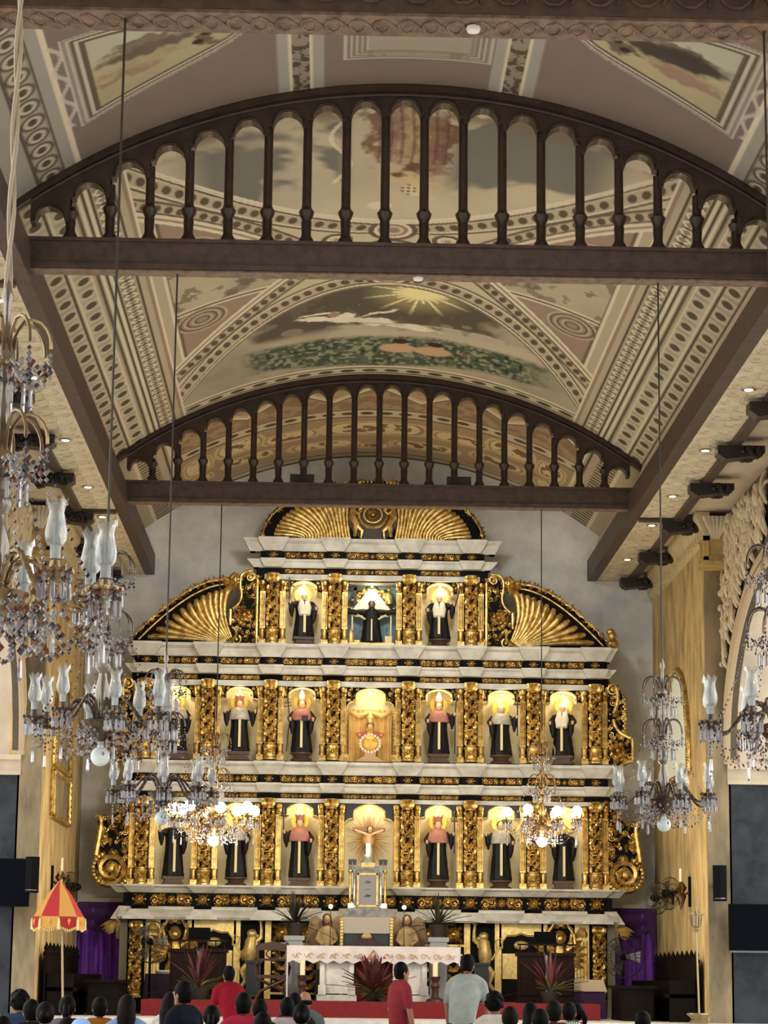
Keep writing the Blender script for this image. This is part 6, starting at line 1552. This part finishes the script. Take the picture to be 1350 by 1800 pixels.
# ================================================================== congregation
HAIR = mat('black_hair', (7, 6, 6), .6, noise=.3, nscale=20, spec=.08); HAIRB = mat('brown_black_hair', (17, 11, 9), .6, noise=.3, nscale=20, spec=.08)
TROU = mat('dark_trousers', (34, 34, 40), .8)
def cloth(n, rgb): return mat('shirt_'+n, tuple(int(v*.86) for v in rgb), .9, noise=.18, nscale=9, spec=.15)
def body(stand, bend=0., arms='lap'):
    up = MB()
    z0 = .92 if stand else .50
    up.tube([(0, .0, z0-.06), (0, .01, z0+.1), (0, .0-bend*.4, z0+.3), (0, -bend*.8, z0+.46)], [.15, .15, .17, .16], 14)
    up.v = [(x*1.12, y*.8, z) for x, y, z in up.v]
    sh = (0, -bend*.8, z0+.5)
    up.tube([(-.19, sh[1], sh[2]-.02), (-.1, sh[1], sh[2]+.02), (.1, sh[1], sh[2]+.02), (.19, sh[1], sh[2]-.02)], [.06, .075, .075, .06], 12)
    up.tube([(0, sh[1], sh[2]), (0, sh[1]-.015, sh[2]+.09)], [.075, .055], 10)
    for s in (-1, 1):
        el = (s*.245, sh[1]-.0, sh[2]-.27)
        up.tube([(s*.19, sh[1], sh[2]-.02), (s*.225, sh[1], sh[2]-.14), el], [.062, .055, .05], 10)
    fores = []; low = MB()
    for s in (-1, 1):
        el = (s*.245, sh[1], sh[2]-.25)
        wr = (s*.24, sh[1]-.06, sh[2]-.5) if stand else (s*.12, sh[1]-.26, sh[2]-.36)
        fore = MB(); fores.append(fore)
        fore.tube([(s*.235, sh[1], sh[2]-.2), el, wr], [.04, .04, .03], 9); d = (Vector(wr)-Vector(el)).normalized()
        fore.ball(tuple(Vector(wr)+d*.04), .036, 8, 6, (.7, 1, 1.1))
        for k in range(4): p = Vector(wr)+d*.06+Vector((0, -.02+.014*k, 0)); fore.tube([tuple(p), tuple(p+d*.05), tuple(p+d*.07+Vector((-s*.012, 0, 0)))], .008, 5)
        p = Vector(wr)+d*.03; fore.tube([tuple(p), tuple(p+d*.03+Vector((0, -.035, 0)))], .009, 5)
        if stand:
            low.tube([(s*.085, 0, .95), (s*.1, -.01, .5), (s*.1, .01, .09)], [.105, .075, .05], 10); low.tube([(s*.1, .04, .04), (s*.1, -.16, .035)], [.045, .04], 8)
        else:
            low.tube([(s*.09, 0, .50), (s*.11, -.4, .52), (s*.11, -.42, .1)], [.1, .08, .05], 10); low.tube([(s*.11, -.4, .04), (s*.11, -.58, .035)], [.045, .04], 8)
    return up, fores, low, sh
BODY = {}
for key, a in {'sit': (False,), 'stand': (True,), 'bend': (True, .22)}.items():
    u_, f_, l_, sh = body(*a)
    um = remesh(u_, .022, 3); um.materials.append(None)
    fm = [q.mesh('forearm', [SKIN]) for q in f_]; lm = remesh(l_, .024, 2); lm.materials.append(TROU)
    BODY[key] = (um, fm, lm, sh)
hd = MB().ball((0, 0, 0), .088, 16, 12, (.86, 1.02, 1.22)); hd.ball((0, -.094, -.015), .016, 8, 6, (.8, 1, 1.5)); hd.ball((0, -.082, -.055), .022, 8, 5, (1.2, .5, .4)); hd.ball((0, -.05, -.085), .04, 8, 6)
for s in (-1, 1): hd.ball((s*.078, .01, -.012), .02, 8, 6, (.5, 1, 1.6)); hd.ball((s*.032, -.083, .012), .012, 6, 5)
HEAD = remesh(hd, .009, 2); HEAD.materials.append(SKIN)
def hair_mesh(kind):
    h = MB()
    if kind == 'short': h.ball((0, .018, .022), .096, 14, 10, (.93, 1.02, 1.16)); h.lathe([(.06, -.085), (.078, -.03), (.085, .02)], 14, (0, .03, 0))
    if kind == 'curly':
        rnd = random.Random(3); h.ball((0, .02, .03), .1, 14, 10, (1, 1, 1.15))
        for k in range(70): a, e = rnd.uniform(0, 6.3), rnd.uniform(-.4, 1.5); y = .02+.1*math.sin(a)*math.cos(e); h.ball((.1*math.cos(a)*math.cos(e), max(y, -.05), .03+.112*math.sin(e)), .022, 6, 5)
    if kind == 'long': h.ball((0, .018, .022), .1, 14, 10, (.95, 1.02, 1.16)); h.tube([(0, .045, .03), (0, .075, -.1), (0, .09, -.24), (.01, .1, -.36)], [.09, .1, .085, .03], 12)
    if kind == 'bun': h.ball((0, .018, .022), .097, 14, 10, (.93, 1.02, 1.16)); h.ball((0, .12, .0), .045, 10, 8)
    if kind == 'tail': h.ball((0, .018, .022), .097, 14, 10, (.93, 1.02, 1.16)); h.tube([(0, .11, .03), (0, .15, -.05), (0, .13, -.2)], [.03, .04, .012], 9)
    if kind == 'bald': h.tube([(.08*math.cos(a), .02+.085*math.sin(a), -.02) for a in np.linspace(-.1, PI+.1, 12)], .03, 7)
    if kind == 'cap': h.ball((0, .01, .03), .1, 16, 10, (.95, 1.05, 1.05)); h.lathe([(.09, 0), (.12, -.01), (.118, .005), (.09, .02)], 16, (0, -.01, 0))
    m = remesh(h, .012, 1); m.materials.append(None); return m
HM = {k: hair_mesh(k) for k in ('short', 'curly', 'long', 'bun', 'tail', 'bald', 'cap')}
def omat(o, m): o.material_slots[0].link = 'OBJECT'; o.material_slots[0].material = m
def person(px, Y, ztop, shirt, hair, label, pose='sit', face=0., hmat=None, floor=0., skin=None, htilt=0.):
    X = px
    um, fm, lm, sh = BODY[pose]
    top = sh[2]+.09+.12+.12
    t = thing('person', label, 'person', (X, Y, floor), face, 'congregation' if pose == 'sit' else None)
    k = (ztop-floor)/top; t.scale = (max(k, .92), max(k, .92), k)
    o = link('shirt', um, t); omat(o, shirt); [link('forearm', q, t) for q in fm]; link('trousers', lm, t)
    hz = (0, sh[1]-.03, sh[2]+.19)
    h = link('head', HEAD, t, hz, (htilt, 0, 0)); hr = link('hair', HM[hair], h); omat(hr, hmat or HAIR)
    return t
ROWS = [19.2, 20.4, 21.6, 22.8, 24.0, 25.2, 26.4, 27.6, 28.8]
SEAT = [20.4, 25.2, 22.8, 21.6, 24.0, 20.4, 19.2, 25.2, 24.0, 26.4, 25.2, 22.8, 24.0, 25.2, 21.6, 26.4, 27.6, 28.8, 22.8, 26.4, 22.8, 25.2, 21.6, 24.0, 26.4, 27.6, 24.0]
PEOPLE = [
 (-2.764, 21.0, 1.093, 'black', (24, 22, 24), 'short', 'dark-haired head just showing at the bottom left corner', 0, None),
 (-3.059, 24.5, 1.277, 'dark blue', (44, 62, 92), 'curly', 'person with bushy black hair in a dark blue shirt at the far left', 0, None),
 (-2.817, 23.5, 1.214, 'black', (26, 24, 28), 'short', 'dark-haired person in black between the bushy-haired one and a bun wearer', .2, None),
 (-2.606, 22.8, 1.195, 'black', (30, 26, 26), 'bun', 'person in black with hair in a low bun near the left edge', 0, HAIRB),
 (-2.476, 23.5, 1.25, 'grey', (120, 118, 126), 'tail', 'person in grey with black ponytail below the umbrella pole', 0, None),
 (-2.158, 20.5, 1.092, 'black', (22, 20, 22), 'short', 'low dark head beside the light blue cap at the bottom', 0, None),
 (-1.99, 20.0, 1.092, 'pale blue', (150, 176, 214), 'cap', 'person in a light blue cap at the bottom edge', 0, mat('blue_cap', (134, 170, 226), .8)),
 (-2.304, 25.0, 1.232, 'ochre', (156, 96, 34), 'short', 'short-haired person in an orange-brown shirt before the left curtain', 0, None),
 (-1.986, 24.5, 1.256, 'sky blue', (150, 180, 226), 'long', 'long-haired person in a light blue shirt beside the orange-brown shirt', 0, HAIRB),
 (-1.65, 26.0, 1.281, 'white', (226, 222, 210), 'long', 'long-haired person in a white top left of the navy shirt', -.5, HAIRB),
 (-1.386, 24.0, 1.402, 'navy', (20, 24, 42), 'short', 'taller person in a navy shirt with head turned left', .9, None),
 (-1.072, 23.0, 1.179, 'black', (28, 26, 28), 'tail', 'person in black with a ponytail right of the navy shirt', 0, None),
 (-.809, 24.0, 1.299, 'crimson', (178, 44, 74), 'short', 'short-haired person in a crimson pink shirt', 0, None),
 (-.673, 25.0, 1.228, 'dark', (40, 34, 36), 'short', 'dark-haired person directly right of the crimson shirt', 0, None),
 (-.551, 21.5, 1.14, 'black', (22, 20, 24), 'short', 'low dark head in front at the bottom, right of the crimson shirt', 0, None),
 (-.41, 26.0, 1.242, 'pale pink', (196, 178, 184), 'short', 'short-haired person in a pale pink-grey shirt', 0, None),
 (-.352, 27.5, 1.284, 'dark', (36, 30, 32), 'short', 'dark head behind the pale pink shirt at the altar left corner', 0, None),
 (-.239, 27.0, 1.318, 'grey green', (106, 118, 116), 'bald', 'balding person in a grey-green shirt before the altar', -.3, None),
 (-.233, 23.5, 1.2, 'red patterned', (150, 40, 54), 'bun', 'person with black bun over a red patterned collar', 0, None),
 (1.788, 26.0, 1.308, 'white', (216, 220, 224), 'curly', 'curly-haired person in a white shirt right of the standing man in white', -.5, None),
 (1.738, 23.0, 1.2, 'dark brown', (60, 44, 42), 'short', 'dark head in brown right of the white shirt', 0, HAIRB),
 (2.099, 25.0, 1.219, 'black', (24, 22, 24), 'long', 'long-haired person in black below the right lectern', 0, None),
 (2.04, 23.2, 1.18, 'maroon', (70, 30, 38), 'short', 'low dark-haired head in maroon below the right plant', 0, None),
 (2.245, 24.0, 1.256, 'brown red', (84, 44, 46), 'short', 'brown-haired person in dark red left of the striped shirt', 0, HAIRB),
 (2.59, 26.0, 1.228, 'striped', (150, 164, 160), 'short', 'person in a pale green striped shirt', -.3, None),
 (2.578, 25.0, 1.218, 'black', (26, 22, 24), 'tail', 'dark-haired person in black right of the striped shirt, head turned left', .8, None),
 (3.12, 24.0, 1.161, 'black', (24, 22, 24), 'short', 'single dark head at the right against the purple curtain', 0, None),
]
STR = bpy.data.materials.new('shirt_striped_green'); STR.use_nodes = True
_nt = STR.node_tree; _w = _nt.nodes.new('ShaderNodeTexWave'); _w.inputs['Scale'].default_value = 11; _tc = _nt.nodes.new('ShaderNodeTexCoord'); _r = _nt.nodes.new('ShaderNodeValToRGB')
_r.color_ramp.elements[0].color = L4((84, 104, 104)); _r.color_ramp.elements[1].color = L4((206, 212, 202)); _nt.links.new(_tc.outputs['Object'], _w.inputs['Vector']); _nt.links.new(_w.outputs['Fac'], _r.inputs[0]); _nt.links.new(_r.outputs[0], _nt.nodes['Principled BSDF'].inputs['Base Color'])
used = set()
for (X, Y, zt, cn, rgb, hair, lb, fc, hm), Y2 in zip(PEOPLE, SEAT):
    X2 = X*Y2/Y; z2 = 1.4+(zt-1.4)*Y2/Y; used.add(Y2)
    person(X2, Y2, z2, STR if cn == 'striped' else cloth(cn.replace(' ', '_'), rgb), hair, lb, 'sit', PI+fc, hm)
BW = mat('pew_wood', (70, 48, 34), .5, noise=.3, nscale=4)
nm = ('nearest', 'second', 'third', 'fourth', 'fifth', 'sixth', 'seventh', 'eighth', 'farthest')
for i, Y in enumerate(ROWS):
    t = thing('wooden_pew', 'long brown wooden pew, %s from the camera, under the seated congregation' % nm[i], 'bench', (XC-.4, Y, 0)); pr = .0 if i == 8 else 3.6
    MB().box(-3.4, pr, -.16, .2, .33, .37).obj('seat', BW, t); MB().box(-3.4, pr, -.24, -.2, .3, .72).obj('backrest', BW, t)
    for x in (-3.4, pr-.05): MB().box(x, x+.05, -.26, .2, 0, .4).obj('pew_end', BW, t)
person(-1.198, 32.0, 1.60, cloth('red', (150, 22, 40)), 'short', 'bending person in a red shirt left of the carved chair', 'bend', PI+.5)
person(.877, 29.0, 1.65, cloth('brick_red', (152, 52, 60)), 'short', 'standing man in a brick red shirt before the altar, facing right', 'stand', PI-1.1)
person(1.60, 28.6, 1.745, cloth('pale_grey_white', (176, 184, 182)), 'short', 'standing man in a pale grey shirt with head bowed, right of the red shirt', 'bend', PI-.35, None, 0., None, .3)
